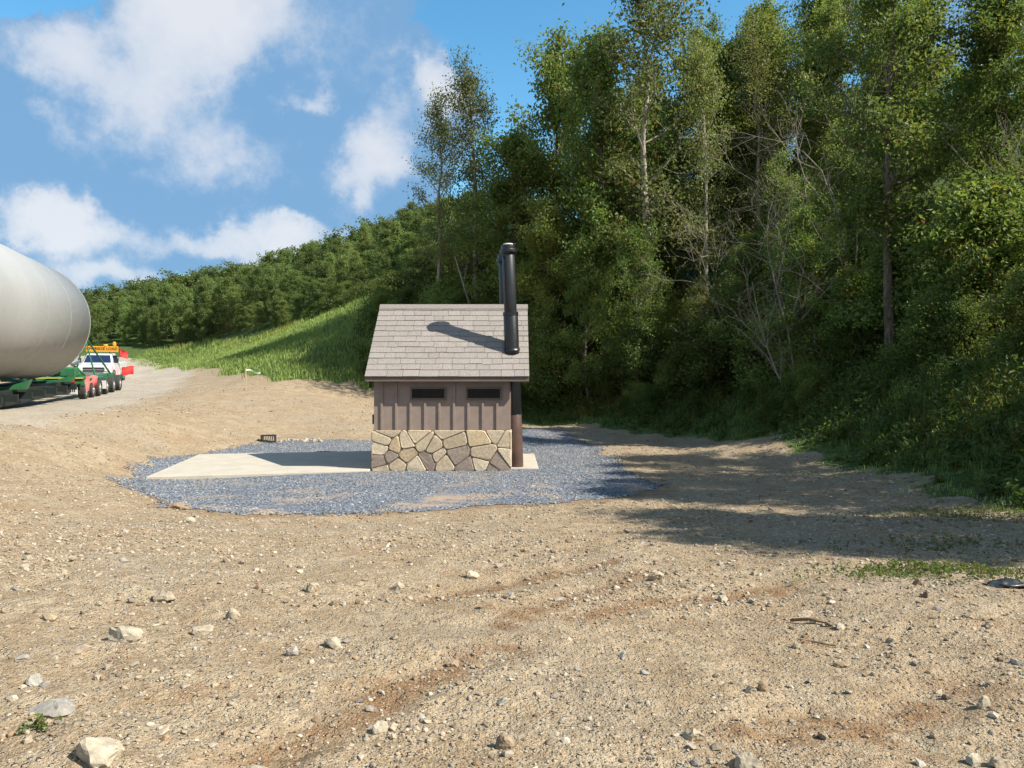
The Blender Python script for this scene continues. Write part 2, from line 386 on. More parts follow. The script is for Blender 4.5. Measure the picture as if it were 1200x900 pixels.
# ------------------------------------------------------------------ the ground
def axis(lo, hi, c0, c1, fine, g):
    a=[c0]; 
    while a[-1]<c1: a.append(a[-1]+fine)
    st=fine
    while a[-1]<hi: st*=g; a.append(a[-1]+st)
    b=[c0]; st=fine
    while b[-1]>lo: st*=g; b.append(b[-1]-st)
    return np.array(b[:0:-1]+a)
xs=axis(-700,700,-5.5,5.5,.05,1.022); ys=axis(-300,900,2.2,8.5,.045,1.0125)
X,Y=np.meshgrid(xs,ys); Z=H(X,Y)
nx,ny=len(xs),len(ys)
def mask_cols(x,y):
    r=road_m(x,y)
    vd=poly_sd(VERGE,x,y)
    g=sstep(-1.2,.5,vd+(fbm(x*1.5,y*1.5,41)-.5)*2.0)
    g=np.maximum(g,.8*sstep(-.3,1.0,poly_sd(GRASS,x,y)+(fbm(x*.6,y*.6,43)-.5)*2.5))
    # thin green cover creeping over the dirt on the right, one patch by the shade line
    gx,gy=px(1120,672); g=np.maximum(g,.55*np.exp(-((x-gx)/.9)**2-((y-gy)/.35)**2))
    gx,gy=px(1150,600); g=np.maximum(g,.45*np.exp(-((x-gx)/1.6)**2-((y-gy)/1.0)**2))
    tr=sstep(.22,.03,track_d(x,y)+(fbm(x*3,y*3,51)-.5)*.22)
    gx,gy=px(1120,800); tr=np.maximum(tr,.7*np.exp(-((x-gx)/.35)**2-((y-gy)/.25)**2))
    gx,gy=px(330,880); tr=np.maximum(tr,.8*np.exp(-((x-gx)/.35)**2-((y-gy)/.12)**2))
    tr=np.maximum(tr,.7*sstep(.55,.1,np.abs(poly_sd(PAD,x,y)))*(y<17))
    return np.stack([r,np.clip(g,0,1),np.clip(tr,0,1)],-1)
cols=mask_cols(X,Y).reshape(-1,3)
i=np.arange(nx*ny).reshape(ny,nx)
Fq=np.stack([i[:-1,:-1],i[:-1,1:],i[1:,1:],i[1:,:-1]],-1).reshape(-1,4)
g=mesh_np('ground',np.stack([X,Y,Z],-1).reshape(-1,3),Fq,M['ground'],col=cols,smooth=True); tag(g,kind='structure')
# road sheet
rc=np.array(ROADC); seg=np.hypot(*np.diff(rc,axis=0).T); cum=np.r_[0,np.cumsum(seg)]
sp=np.linspace(0,cum[-1],420); cx=np.interp(sp,cum,rc[:,0]); cy=np.interp(sp,cum,rc[:,1])
for _ in range(30): cx[1:-1]=(cx[:-2]+cx[2:]+2*cx[1:-1])/4; cy[1:-1]=(cy[:-2]+cy[2:]+2*cy[1:-1])/4
tx=np.gradient(cx); ty=np.gradient(cy); tl=np.hypot(tx,ty); nxv,nyv=ty/tl,-tx/tl
u=np.linspace(-1,1,34)
hw=3.6+(fbm(sp*.25,sp*0,61)-.5)*1.2
RX=cx[:,None]+nxv[:,None]*u[None]*hw[:,None]; RY=cy[:,None]+nyv[:,None]*u[None]*hw[:,None]
RZ=H(RX,RY)+.012*sstep(1.,.8,np.abs(u))[None,:]+.003
rcol=mask_cols(RX,RY); rcol[...,1:]=0
i=np.arange(RX.size).reshape(RX.shape)
Fq=np.stack([i[:-1,:-1],i[:-1,1:],i[1:,1:],i[1:,:-1]],-1).reshape(-1,4)
rd=mesh_np('road',np.stack([RX,RY,RZ],-1).reshape(-1,3),Fq,M['ground'],col=rcol.reshape(-1,3),smooth=True); tag(rd,kind='structure')
# gravel pad sheet
gx=np.arange(-10.4,3.8,.06); gy=np.arange(11.6,36,.06); GX,GY=np.meshgrid(gx,gy)
sd=poly_sd(PAD,GX,GY)+(fbm(GX*.9,GY*.9,71)-.5)*1.1+(fbm(GX*6,GY*6,73)-.5)*.5
GZ=H(GX,GY)+.014*sstep(-.1,.3,sd)+.002
i=np.arange(GX.size).reshape(GX.shape)
Fq=np.stack([i[:-1,:-1],i[:-1,1:],i[1:,1:],i[1:,:-1]],-1).reshape(-1,4)
keep=(sd.ravel()[Fq]>0).all(1); Fq=Fq[keep]; us=np.unique(Fq); rm=np.zeros(GX.size,int); rm[us]=np.arange(len(us))
gp=mesh_np('gravel_pad',np.stack([GX,GY,GZ],-1).reshape(-1,3)[us],rm[Fq],M['gravel'],smooth=True); tag(gp,kind='structure')

# ------------------------------------------------------------------ loose stones
phi=(1+5**.5)/2
ICO=np.array([(-1,phi,0),(1,phi,0),(-1,-phi,0),(1,-phi,0),(0,-1,phi),(0,1,phi),(0,-1,-phi),(0,1,-phi),(phi,0,-1),(phi,0,1),(-phi,0,-1),(-phi,0,1)])/1.9
ICF=np.array([(0,11,5),(0,5,1),(0,1,7),(0,7,10),(0,10,11),(1,5,9),(5,11,4),(11,10,2),(10,7,6),(7,1,8),(3,9,4),(3,4,2),(3,2,6),(3,6,8),(3,8,9),(4,9,5),(2,4,11),(6,2,10),(8,6,7),(9,8,1)])
def rotz(a):
    c,s=np.cos(a),np.sin(a); o=np.zeros((len(a),3,3)); o[:,0,0]=c; o[:,0,1]=-s; o[:,1,0]=s; o[:,1,1]=c; o[:,2,2]=1; return o
def scatter_stones(name, x, y, size, pal, rng, flat=(.45,.8), zoff=.0):
    n=len(x)
    V=np.repeat(ICO[None],n,0)*(1+rng.uniform(-.33,.33,(n,12,1)))
    sc=np.stack([rng.uniform(.75,1.35,n),rng.uniform(.6,1.05,n),rng.uniform(*flat,n)],-1)*size[:,None]*.5
    V=V*sc[:,None,:]
    tilt=rng.uniform(-.35,.35,n); V[...,2]+=V[...,0]*tilt[:,None]
    V=np.einsum('nij,nkj->nki',rotz(rng.uniform(0,6.28,n)),V)
    V[...,0]+=x[:,None]; V[...,1]+=y[:,None]; V[...,2]+=(H(x,y)+size*.12+zoff)[:,None]
    Fc=(ICF[None]+(np.arange(n)*12)[:,None,None]).reshape(-1,3)
    pal=np.array(pal); c=pal[rng.integers(0,len(pal),n)]*rng.uniform(.72,1.08,(n,1))
    return mesh_np(name,V.reshape(-1,3),Fc,M['stone'],col=np.repeat(c,12,0))
DIRTPAL=[(.36,.30,.21),(.40,.34,.25),(.31,.25,.17),(.43,.37,.28),(.29,.26,.22),(.25,.18,.12),(.35,.30,.24),(.46,.41,.33),(.32,.22,.135)]
n=56000
yy=np.exp(R.uniform(np.log(2.4),np.log(34),n)); xx=R.uniform(-1,1,n)*(yy*.72+1.2)
cl=fbm(xx*1.1,yy*1.1,81); 
keep=(poly_sd(PAD,xx,yy)<-.05)&(R.uniform(0,1,n)<sstep(.36,.62,cl)*.9+.12)&(poly_sd(VERGE,xx,yy)<0)&(road_m(xx,yy)<.8)
xx,yy=xx[keep],yy[keep]; sz=np.clip(np.exp(R.normal(-4.55,.55,len(xx)))*(1+.05*yy),.006,.12)
o=scatter_stones('loose_stones',xx,yy,sz,DIRTPAL,R); tag(o,'pale loose stones and pebbles strewn all over the dirt lot','loose stones',kind='stuff')
n=60000
yy=np.exp(R.uniform(np.log(6),np.log(44),n)); xx=R.uniform(-1,.8,n)*(yy*.72+1.2)
keep=(poly_sd(PAD,xx,yy)<-.25)&(R.uniform(0,1,n)<sstep(.34,.6,fbm(xx*.7,yy*.7,83))*.9+.15)&(poly_sd(VERGE,xx,yy)<0)&(poly_sd(GRASS,xx,yy)<0)&(road_m(xx,yy)<.7)
xx,yy=xx[keep],yy[keep]; sz=np.clip(np.exp(R.normal(-3.75,.45,len(xx)))*(.7+.025*yy),.012,.16)
o=scatter_stones('rubble_bits',xx,yy,sz,DIRTPAL[:4]+DIRTPAL[5:],R); tag(o,'crumbled clods and stone chips covering the dirt bank and the far lot','stone chips',kind='stuff')
n=52000
xx=R.uniform(-10.2,3.5,n); yy=R.uniform(12,35.5,n)
sd=poly_sd(PAD,xx,yy)+(fbm(xx*.9,yy*.9,71)-.5)*1.1
inb=((xx>-3.6)&(xx<.75)&(yy>19.3)&(yy<23.6))|((xx>-9.3)&(xx<-3.4)&(yy>18.3)&(yy<23.3))
keep=(sd>-.12)&~inb&((R.uniform(0,1,n)<sstep(.62,.46,fbm(xx*.9,yy*.9,77)))|(yy>17))
xx,yy=xx[keep],yy[keep]
o=scatter_stones('gravel',xx,yy,R.uniform(.022,.05,len(xx)),[(.085,.10,.125),(.13,.15,.18),(.20,.22,.25),(.28,.30,.33),(.40,.41,.42),(.23,.25,.28),(.30,.27,.22),(.17,.19,.225)],R,zoff=.012)
tag(o,'blue-grey crushed gravel spread around the toilet building','gravel',kind='stuff')

def rock_mesh(seed, sx, sy, sz, col, sub=2, blocky=.0):
    import bmesh
    r=np.random.default_rng(seed); b=bmesh.new(); bmesh.ops.create_icosphere(b,subdivisions=sub+1,radius=1)
    P=np.array([v.co[:] for v in b.verts])
    # cut by random planes for flat facets
    for k in range(9):
        nrm=r.normal(size=3); nrm/=np.linalg.norm(nrm); d=r.uniform(.5,.82)
        s=P@nrm-d; P=P-np.outer(np.maximum(s,0),nrm)
    P+=.04*r.normal(size=P.shape)
    P*=np.array((sx,sy,sz))*.62
    for v,p in zip(b.verts,P): v.co=p
    me=bpy.data.meshes.new('rock'); b.to_mesh(me); b.free()
    a=me.attributes.new('col','FLOAT_COLOR','POINT'); a.data.foreach_set('color',np.tile(np.array((*col,1),np.float32),len(me.vertices)))
    me.materials.append(M['rock']); return me
TAN=(.36,.305,.225); PALE=(.385,.34,.26); GREY=(.29,.27,.235); BRN=(.28,.21,.14)
ROCKS=[(115,884,64,30,PALE,'large flat pale rock with a blunt right end at the bottom left of the lot'),
 (145,744,36,20,PALE,'blocky cream brick-shaped rock on the left of the dirt lot'),
 (66,832,50,16,GREY,'flat grey slab half sunk in the dirt at lower left'),
 (190,699,27,16,TAN,'rounded tan rock with a dark left side, upper left of the lot'),
 (240,734,24,13,TAN,'tilted pinkish tan rock right of the blocky cream one'),
 (272,718,16,14,TAN,'pale lump of stone just behind the tilted pinkish rock'),
 (42,800,18,16,(.34,.33,.28),'greenish grey wedge of stone above the sunk grey slab'),
 (92,766,26,10,(.37,.30,.22),'pair-like low brown stone below the blocky cream rock'),
 (390,750,17,15,PALE,'upright white chip of rock left of the wheel track'),
 (344,761,14,13,(.37,.33,.29),'small squarish greyish stone left of the upright white chip'),
 (365,692,14,13,TAN,'orange-tan lump of stone with a dark pebble at its foot'),
 (573,717,22,9,BRN,'long low brown stone with a shaded front in the middle of the lot'),
 (553,673,14,10,PALE,'pale knob of stone in the centre below the gravel pad'),
 (445,846,16,16,PALE,'pointed white stone right of the red soil wheel track'),
 (458,846,14,10,(.36,.30,.22),'tan stone touching the pointed white one'),
 (590,868,20,16,BRN,'dark brown jagged stone at bottom centre'),
 (813,858,20,17,(.36,.30,.21),'rounded tan rock with a dark face at bottom right of centre'),
 (880,891,30,22,TAN,'broad tan rock at the bottom edge right of centre'),
 (1152,823,15,15,PALE,'upright pale rock beside the reddish soil patch at right'),
 (1172,888,22,18,TAN,'chunky tan rock at the bottom right corner'),
 (1142,884,20,13,PALE,'low cream rock left of the chunky tan one in the corner'),
 (880,807,14,11,PALE,'small bright white stone at centre right'),
 (893,804,12,12,BRN,'dark brown stone behind the small bright white one'),
 (466,690,14,10,PALE,'whitish stone in the upper middle of the lot'),
 (770,680,14,10,(.40,.33,.24),'brownish stone near the lower edge of the tree shade'),
 (530,771,18,7,BRN,'reddish flat chip lying on the red wheel track'),
 (300,889,26,9,(.38,.33,.25),'flat pale stone on the red soil at the bottom edge'),
 (945,716,16,9,TAN,'flattish tan stone above the fallen stick'),
 (985,776,14,8,BRN,'low rust brown stone right of the curled twig'),
 (210,594,22,9,BRN,'brown clod at the left end of the gravel pad'),
 (222,608,12,7,PALE,'pale stone just below the left end of the gravel pad'),
 (650,857,12,7,PALE,'small pinkish white stone on the smooth dirt at bottom centre')]
for k,(a,b_,w,h,c,lab) in enumerate(ROCKS):
    x,y=px(a,b_+h*.25); s=y/F
    me=rock_mesh(100+k,w*s*1.05,w*s*R.uniform(.6,.85),h*s*1.15,c)
    o=bpy.data.objects.new('rock',me); link(o); o.location=(x,y,H1(x,y)+h*s*.22); o.rotation_euler=(R.uniform(-.1,.1),R.uniform(-.1,.1),R.uniform(-.5,.5))
    tag(o,lab,'rock')
prot=[rock_mesh(300+k,1,.75,.6,[TAN,PALE,GREY,BRN,TAN][k],1) for k in range(5)]
n=0
while n<110:
    y=float(np.exp(R.uniform(np.log(2.9),np.log(30)))); x=float(R.uniform(-1,1)*y*.68)
    if poly_sd(PAD,np.array([x]),np.array([y]))[0]>-.2 or poly_sd(VERGE,np.array([x]),np.array([y]))[0]>-.4 or line_d(ROADC,np.array([x]),np.array([y]))[0]<4.6: continue
    s=float(R.uniform(.028,.06)*(1+.045*y)); o=bpy.data.objects.new('stone',prot[n%5]); link(o)
    o.scale=(s,s*R.uniform(.7,1.2),s*R.uniform(.6,1.1)); o.rotation_euler=(R.uniform(-.3,.3),R.uniform(-.3,.3),R.uniform(0,6.28)); o.location=(x,y,H1(x,y)+s*.12)
    tag(o,'small angular stone lying loose on the bare dirt','stone','loose angular stones on the dirt lot'); n+=1

# ------------------------------------------------------------------ toilet building
BX0,BX1,BY0,BY1,BZ=-3.48,-.06,19.4,23.4,-.66
def build_toilet():
    t=empty('vault_toilet',((BX0+BX1)/2,(BY0+BY1)/2,BZ)); ox,oy=(BX0+BX1)/2,(BY0+BY1)/2
    tag(t,'small brown toilet building with shingle roof, stone base and tall black vent pipe','toilet building')
    W=(BX1-BX0)/2; D=(BY1-BY0)/2
    eave=2.39; ridge=4.35; run=2.25; rise=ridge-eave
    # walls with gables
    zt=lambda y: eave-.13+(D+.25-abs(y))*rise/run
    w=MB(); st=1.0
    prof=[(-D,.02),(D,.02),(D,zt(D)),(0,zt(0)),(-D,zt(D))]
    w.prism(prof,-W,W)
    # battens front and back, and on the gable ends
    k=0; x=-W+.20
    while x<W-.05:
        hit=any(abs(x-q)<.50 for q in(-W+1.37,-W+2.77))
        for s in (-1,1): w.box(x-.028,x+.028,s*D-.032,s*D+.032,st-.06,1.74 if hit and s<0 else eave-.15)
        x+=.364
    y=-D+.2
    while y<D:
        for s in (-1,1): w.box(s*W-.03,s*W+.03,y-.028,y+.028,st-.06,zt(y)-.03)
        y+=.364
    w.build('wall',M['siding'],t)
    # stone base
    def cells(wd,ht,n,seed):
        r=np.random.default_rng(seed); pts=[]
        while len(pts)<n:
            p=np.array((r.uniform(0,wd),r.uniform(0,ht)))
            if all(np.hypot(*((p-q)*(1,1.15)))>.58*sqrt(wd*ht/n) for q in pts) or r.uniform()<.002: pts.append(p)
        out=[]
        for i,p in enumerate(pts):
            P=[np.array(q,float) for q in((0,0),(wd,0),(wd,ht),(0,ht))]
            for j,q in enumerate(pts):
                if i==j: continue
                nrm=q-p; mid=(p+q)/2; L=np.linalg.norm(nrm); nrm/=L; mid=mid-nrm*.010
                N=[]
                for a in range(len(P)):
                    A,B=P[a],P[(a+1)%len(P)]; da=(A-mid)@nrm; db=(B-mid)@nrm
                    if da<=0: N.append(A)
                    if da*db<0: N.append(A+(B-A)*da/(da-db))
                P=N
                if not P: break
            if len(P)>2: out.append((np.mean(P,0),P))
        return out
    sm=MB(); pal=[(.52,.44,.32),(.56,.48,.36),(.48,.40,.28),(.56,.46,.33),(.30,.245,.205),(.53,.42,.27),(.52,.43,.31),(.50,.41,.30),(.47,.39,.27)]
    mo=MB(); mo.box(-W-.022,W+.022,-D-.022,D+.022,0,st-.02)
    for side in range(4):
        wd=2*W+.1 if side%2==0 else 2*D+.1
        r=np.random.default_rng(40+side)
        for c,P in cells(wd,st+.03,29,50+side):
            sm.cur=tuple(np.array(pal[r.integers(0,len(pal))])*r.uniform(.85,1.12)); dep=r.uniform(.04,.06)
            vs=[];m=len(P)
            # round the corners
            Q=[]
            for a in range(m):
                A,B,Cc=P[a-1],P[a],P[(a+1)%m]
                l1=min(.045,np.linalg.norm(A-B)*.25); l2=min(.045,np.linalg.norm(Cc-B)*.25)
                Q+= [B+(A-B)/max(np.linalg.norm(A-B),1e-6)*l1, B+(Cc-B)/max(np.linalg.norm(Cc-B),1e-6)*l2]
            m=len(Q)
            for sc,dd in ((1,.02),(.985,dep*.8),(.93,dep)):
                for q in Q:
                    q=c+(q-c)*sc; jit=r.normal(0,.003)
                    u_,z_=q[0]-wd/2,q[1]
                    if side==0: vs.append((u_,-D-dd-jit,z_))
                    elif side==2: vs.append((-u_,D+dd+jit,z_))
                    elif side==1: vs.append((W+dd+jit,u_,z_))
                    else: vs.append((-W-dd-jit,-u_,z_))
            fs=[tuple(range(2*m,3*m))]
            for q in range(2):
                fs+=[(q*m+a,q*m+(a+1)%m,(q+1)*m+(a+1)%m,(q+1)*m+a) for a in range(m)]
            sm.add(vs,fs)
    b=sm.build('stone_base',M['masonry'],t,smooth=False); mo.build('mortar',M['mortar'],b)
    # vents
    for cx_ in (-W+1.37,-W+2.77):
        v=MB(); v.box(cx_-.45,cx_+.45,-D-.045,-D-.005,1.80,1.84); v.box(cx_-.45,cx_+.45,-D-.045,-D-.005,2.07,2.11)
        for s in(-1,1): v.box(cx_+s*.43-.02,cx_+s*.43+.02,-D-.043,-D-.005,1.842,2.068)
        vo=v.build('vent_frame',M['trim'],t)
        l=MB(); l.box(cx_-.41,cx_+.41,-D-.012,-D-.004,1.84,2.07)
        for q in range(6):
            z=1.85+q*.037; l.hexa([(cx_-.41,-D-.034,z),(cx_+.41,-D-.034,z),(cx_+.41,-D-.010,z+.022),(cx_-.41,-D-.010,z+.022),(cx_-.41,-D-.034,z+.006),(cx_+.41,-D-.034,z+.006),(cx_+.41,-D-.010,z+.028),(cx_-.41,-D-.010,z+.028)])
        l.build('louvre',M['louvre'],vo)
    # roof: structural slab + shingle courses on both slopes
    RX0,RX1=-3.65-ox,.425-ox
    r_=MB(); th=.12
    pr=[(-run,eave-.01),(0,ridge-.01),(run,eave-.01),(run,eave-.13),(0,ridge-.15),(-run,eave-.13)]
    r_.prism(pr,RX0,RX1); ro=r_.build('roof',M['trim'],t)
    sh=MB(); L=sqrt(run*run+rise*rise); rg=np.random.default_rng(5); nC=13; ch=L/nC
    def P(s,x,v,hh):
        # slope s=-1 front, +1 back
        y=s*(run-run*v/L); z=eave+rise*v/L
        ny,nz=s*rise/L,run/L
        return (x,y+ny*hh,z+nz*hh)
    for s in(-1,1):
        for c in range(nC):
            x=RX0-.012
            v0=c*ch-(.025 if c==0 else 0); v1=min((c+1)*ch+.03,L)
            while x<RX1+.012-.01:
                w_=min(rg.uniform(.24,.62),RX1+.012-x)
                if RX1+.012-x-w_<.12: w_=RX1+.012-x
                g_=.008; j=rg.uniform(-.012,.012) if c else 0; t0=.020+rg.uniform(0,.008)
                k_=rg.uniform(.93,1.05); sh.cur=tuple(np.array((.262,.235,.216))*k_*(1+rg.uniform(-.012,.012,3)))
                sh.hexa([P(s,x,v0+j,-.004),P(s,x+w_-g_,v0+j,-.004),P(s,x+w_-g_,v1,.0),P(s,x,v1,.0),P(s,x,v0+j,t0),P(s,x+w_-g_,v0+j,t0),P(s,x+w_-g_,v1,.008),P(s,x,v1,.008)])
                x+=w_
    sh.cur=(.225,.202,.185)
    sh.prism([(-.16,ridge-.085),(0,ridge+.055),(.16,ridge-.085),(.15,ridge-.11),(0,ridge+.02),(-.15,ridge-.11)],RX0-.015,RX1+.015)
    sh.build('shingles',M['roof'],ro)
    # base slab
    s_=MB(); s_.bbox(-W-.02,W+.74,-D+.22,D+.12,-.25,.055,.015); s_.build('base_slab',M['concrete'],t)
    # door on the left gable end
    d=MB(); d.box(-W-.05,-W-.004,-.5,.5,.06,2.1); do=d.build('door',M['trim'],t); h=MB(); h.tube([(-W-.05,-.38,1.0),(-W-.12,-.38,1.0),(-W-.12,-.28,1.0)],.014); h.build('handle',M['chrome'],do)
    sg=MB(); sg.box(-W-.06,-W-.03,-D+.1,-D+.22,1.18,1.42); sg.build('sign_bracket',M['black'],t)
    # vent pipes
    for i,(xb,yb,xt,zt_,rad) in enumerate(((.115,19.93,-.105,5.13-BZ,.185),(-.09,22.35,-.25,5.28-BZ,.17))):
        f=lambda z: (xb+(xt-xb)*z/zt_-ox, yb-oy, z)
        zs=1.40 if i==0 else 1.3
        p=MB(); p.tube([f(.05),f(zs)],rad,24); lo=p.build('vent_pipe',M['brown_pipe'],t,smooth=True,bevel=.004)
        p=MB(); zm=4.02
        p.tube([f(zs+.002),f(zm)],rad+.004,24); p.build('black_section',M['black_pipe'],lo,smooth=True,bevel=.004)
        p=MB(); p.tube([f(zm+.002),f(zt_-.25)],rad-.022,24); p.build('upper_section',M['grey_pipe'],lo,smooth=True,bevel=.004)
        p=MB(); p.tube([f(zt_-.25),f(zt_-.21),f(zt_-.20),f(zt_-.13),f(zt_-.12),f(zt_-.03),f(zt_)],[rad+.0,rad+.03,rad+.045,rad+.045,rad+.0,rad+.0,rad-.03],24)
        p.build('cap',M['black_pipe'],lo,smooth=False,bevel=.004); p=MB(); p.tube([f(zm-.06),f(zm+.03)],rad+.014,24); p.build('collar',M['black_pipe'],lo)
        if i==0:
            p=MB(); p.tube([f(zt_-.02),f(zt_+.03)],[rad-.03,rad-.06],20); p.build('cap_top',M['plate'],lo,smooth=False)
            p=MB(); p.tube([(q[0]-.13,q[1]-.13,q[2]) for q in (f(zm+.2),f(zt_-.3))],.018,6); p.build('strap',M['black_pipe'],lo)
        # flashing where the pipe leaves the roof
        zr=eave+rise/run*(run-abs(yb-oy))
        p=MB(); p.tube([f(zr-.1),f(zr+.05)],[rad+.03,rad+.022],24); p.build('flashing',M['black_pipe'],lo,smooth=True)
    return t
build_toilet()
a=MB(); zt=lambda x,y: -.60+.0*x
cr=[(-8.5,17.85),(-5.6,18.55),(-3.57,19.15),(-3.57,24.3),(-9.4,23.1)]
n=len(cr); a.add([(x,y,-.95) for x,y in cr]+[(x,y,-.60+.006*(y-20)) for x,y in cr],[tuple(range(n-1,-1,-1)),tuple(range(n,2*n))]+[(i,(i+1)%n,n+(i+1)%n,n+i) for i in range(n)])
o=a.build('concrete_apron',M['concrete'],bevel=.015); tag(o,kind='structure')

# ------------------------------------------------------------------ small things by the pad
x,y=px(314,519); t=empty('drain_grate',(x,y,H1(x,y)),.15); tag(t,'small black slotted drain grate standing at the back of the gravel pad','drain grate')
m=MB(); m.box(-.24,.24,-.0,.25,-.1,.02); m.box(-.25,-.21,-.03,.25,-.05,.27); m.box(.21,.25,-.03,.25,-.05,.27); m.box(-.208,.208,-.03,.25,.23,.272); m.build('frame',M['black'],t)
for k in range(5): m=MB(); m.tube([(-.15+k*.075,-.02,.0),(-.15+k*.075,.03,.235)],.016,6); m.build('bar',M['grey_pipe'],t)
r2=np.random.default_rng(8)
for k in range(26):
    a_=r2.uniform(325,378); x,y=px(a_,r2.uniform(515.5,519.5)); s=r2.uniform(.10,.24)
    o=bpy.data.objects.new('rubble_stone',prot[1 if k%3 else 2]); link(o); o.scale=(s,s*.8,s*.8); o.rotation_euler=(r2.uniform(-.4,.4),0,r2.uniform(0,6)); o.location=(x,y,H1(x,y)+s*.2)
    tag(o,'pale lump of rubble beside the black drain grate','rubble','pale rubble stones beside the drain grate')
y=40.; x=(288-600)/F*y; t=empty('survey_stake',(x,y,H1(x,y))); tag(t,'thin wooden stake with a pale ribbon in front of the grass bank','stake')
hz=EYE+(HOR-431.5)/F*y-H1(x,y)
m=MB(); m.hexa([(-.03,-.02,-.2),(.03,-.02,-.2),(.03,.02,-.2),(-.03,.02,-.2),(-.028,-.018,hz),(.028,-.018,hz),(.028,.018,hz),(-.028,.018,hz)]); m.build('post',M['wood'],t)
V=[];Fc=[]
for k in range(14):
    u_=k/13*.75; z=hz-.06-.22*u_+.05*sin(u_*9); yy_=.06*sin(u_*7)
    V+=[(.03+u_,yy_-.021,z),(.03+u_,yy_-.019,z-.075)]
for k in range(13): Fc.append((2*k,2*k+1,2*k+3,2*k+2))
mesh_np('ribbon',V,Fc,M['ribbon'],t)
# stick, twig and black scrap in the right foreground
x0,y0=px(927,727); x1,y1=px(971,736)
m=MB(); m.tube([(x0,y0,H1(x0,y0)+.02),((x0+x1)/2,(y0+y1)/2+.01,H1((x0+x1)/2,(y0+y1)/2)+.025),(x1,y1,H1(x1,y1)+.02)],[.011,.012,.008],7); m.tube([(x1-.02,y1,H1(x1,y1)+.02),(x1+.02,y1-.02,H1(x1,y1)+.012)],[.014,.010],6)
tag(m.build('stick',M['stick'],smooth=True),'short brown stick lying on the dirt at right','stick')
m=MB(); pts=[px(930,758),px(945,752),px(962,752),px(980,757)]
m.tube([(x,y,H1(x,y)+.015+.01*(k==1)) for k,(x,y) in enumerate(pts)],[.006,.008,.007,.004],6); m.tube([(pts[1][0],pts[1][1],H1(*pts[1])+.02),(pts[1][0]+.05,pts[1][1]+.07,H1(*pts[1])+.03)],[.006,.003],5)
tag(m.build('twig',M['stick'],smooth=True),'thin curled twig just below the fallen stick','twig')
x,y=px(1181,688); t=empty('plastic_scrap',(x,y,H1(x,y)),.1); tag(t,'crumpled shiny black plastic scrap on the weeds at the right edge','plastic scrap')
gx_,gy_=np.meshgrid(np.linspace(-.16,.16,26),np.linspace(-.09,.09,16)); rr=(gx_/.16)**2+(gy_/.09)**2
gz_=.05*(1-rr*.7)*(.5+fbm(gx_*14,gy_*20,5))+.025*np.abs(vnoise(gx_*30,gy_*40,6)-.5)
V=np.stack([gx_*(1+.12*vnoise(gx_*9,gy_*9,2)),gy_,np.maximum(gz_,.004)],-1).reshape(-1,3); i=np.arange(V.shape[0]).reshape(gx_.shape)
mesh_np('sheet',V,np.stack([i[:-1,:-1],i[:-1,1:],i[1:,1:],i[1:,:-1]],-1).reshape(-1,4),M['plastic'],t,smooth=True)
m=MB(); m.tube([(-.14,-.085,.03),(-.03,-.105,.022),(.10,-.10,.028),(.15,-.06,.035)],[.008,.012,.011,.006],6); m.build('rolled_edge',M['grey_pipe'],t,smooth=True)

# ------------------------------------------------------------------ tower section, trailer, pilot truck
TH=math.asin(.287); dvec=np.array((-.287,.958)); rvec=np.array((.958,.287))
def text_mesh(txt,size,name,mat,parent,loc,rot,ext=.004):
    cu=bpy.data.curves.new('lettering','FONT'); cu.body=txt; cu.size=size; cu.align_x='CENTER'; cu.align_y='CENTER'; cu.extrude=ext; cu.offset=.004
    to=bpy.data.objects.new('lettering',cu); link(to); dg=bpy.context.evaluated_depsgraph_get(); me=bpy.data.meshes.new_from_object(to.evaluated_get(dg))
    bpy.data.objects.remove(to); me.materials.clear(); me.materials.append(mat); o=bpy.data.objects.new(name,me); link(o,parent); o.location=loc; o.rotation_euler=rot; return o
ts=empty('tower_section',(-20.08,31.8,4.10),TH); tag(ts,'huge white steel tower tube lying lengthwise on the green trailer','tower section')
# shell (open tube) local y negative is towards the viewer
n=96; L=25.; Rr=2.38
V=[];Fc=[]
for k,(yy_,rr_) in enumerate(((0,Rr),(-L*.33,Rr),(-L*.66,Rr),(-L,Rr),(-L,Rr-.05),(0,Rr-.05))):
    for q in range(n): V.append((rr_*cos(2*pi*q/n),yy_,rr_*sin(2*pi*q/n)))
for k in range(6):
    for q in range(n): Fc.append((k*n+q,k*n+(q+1)%n,((k+1)%6)*n+(q+1)%n,((k+1)%6)*n+q))
mesh_np('shell',V,Fc,M['white_tower'],ts,smooth=False)
for o in ts.children:
    o.data.polygons.foreach_set('use_smooth',np.array([not(abs(p.normal.y)>.7) for p in o.data.polygons]))
m=MB(); 
for q in range(n):
    a0,a1=2*pi*q/n,2*pi*(q+1)/n
    m.add([(r_*cos(a),yy_,r_*sin(a)) for a in(a0,a1) for r_,yy_ in((Rr+.012,-.02),(Rr+.012,.08),(Rr-.25,.08),(Rr-.25,-.02))],[(0,1,5,4),(1,2,6,5),(2,3,7,6),(3,0,4,7)])
m.build('flange',M['rim'],ts)
for yw in (-3.0,-6.0,-9.,-12.):
    V=[];Fc=[]
    for q in range(n):
        for rr_,y_ in((Rr+.001,yw-.012),(Rr+.006,yw),(Rr+.001,yw+.012)): V.append((rr_*cos(2*pi*q/n),y_,rr_*sin(2*pi*q/n)))
    for q in range(n):
        for k in range(2): Fc.append((q*3+k,q*3+k+1,((q+1)%n)*3+k+1,((q+1)%n)*3+k))
    mesh_np('weld_seam',V,Fc,M['white_tower'],ts,smooth=True)

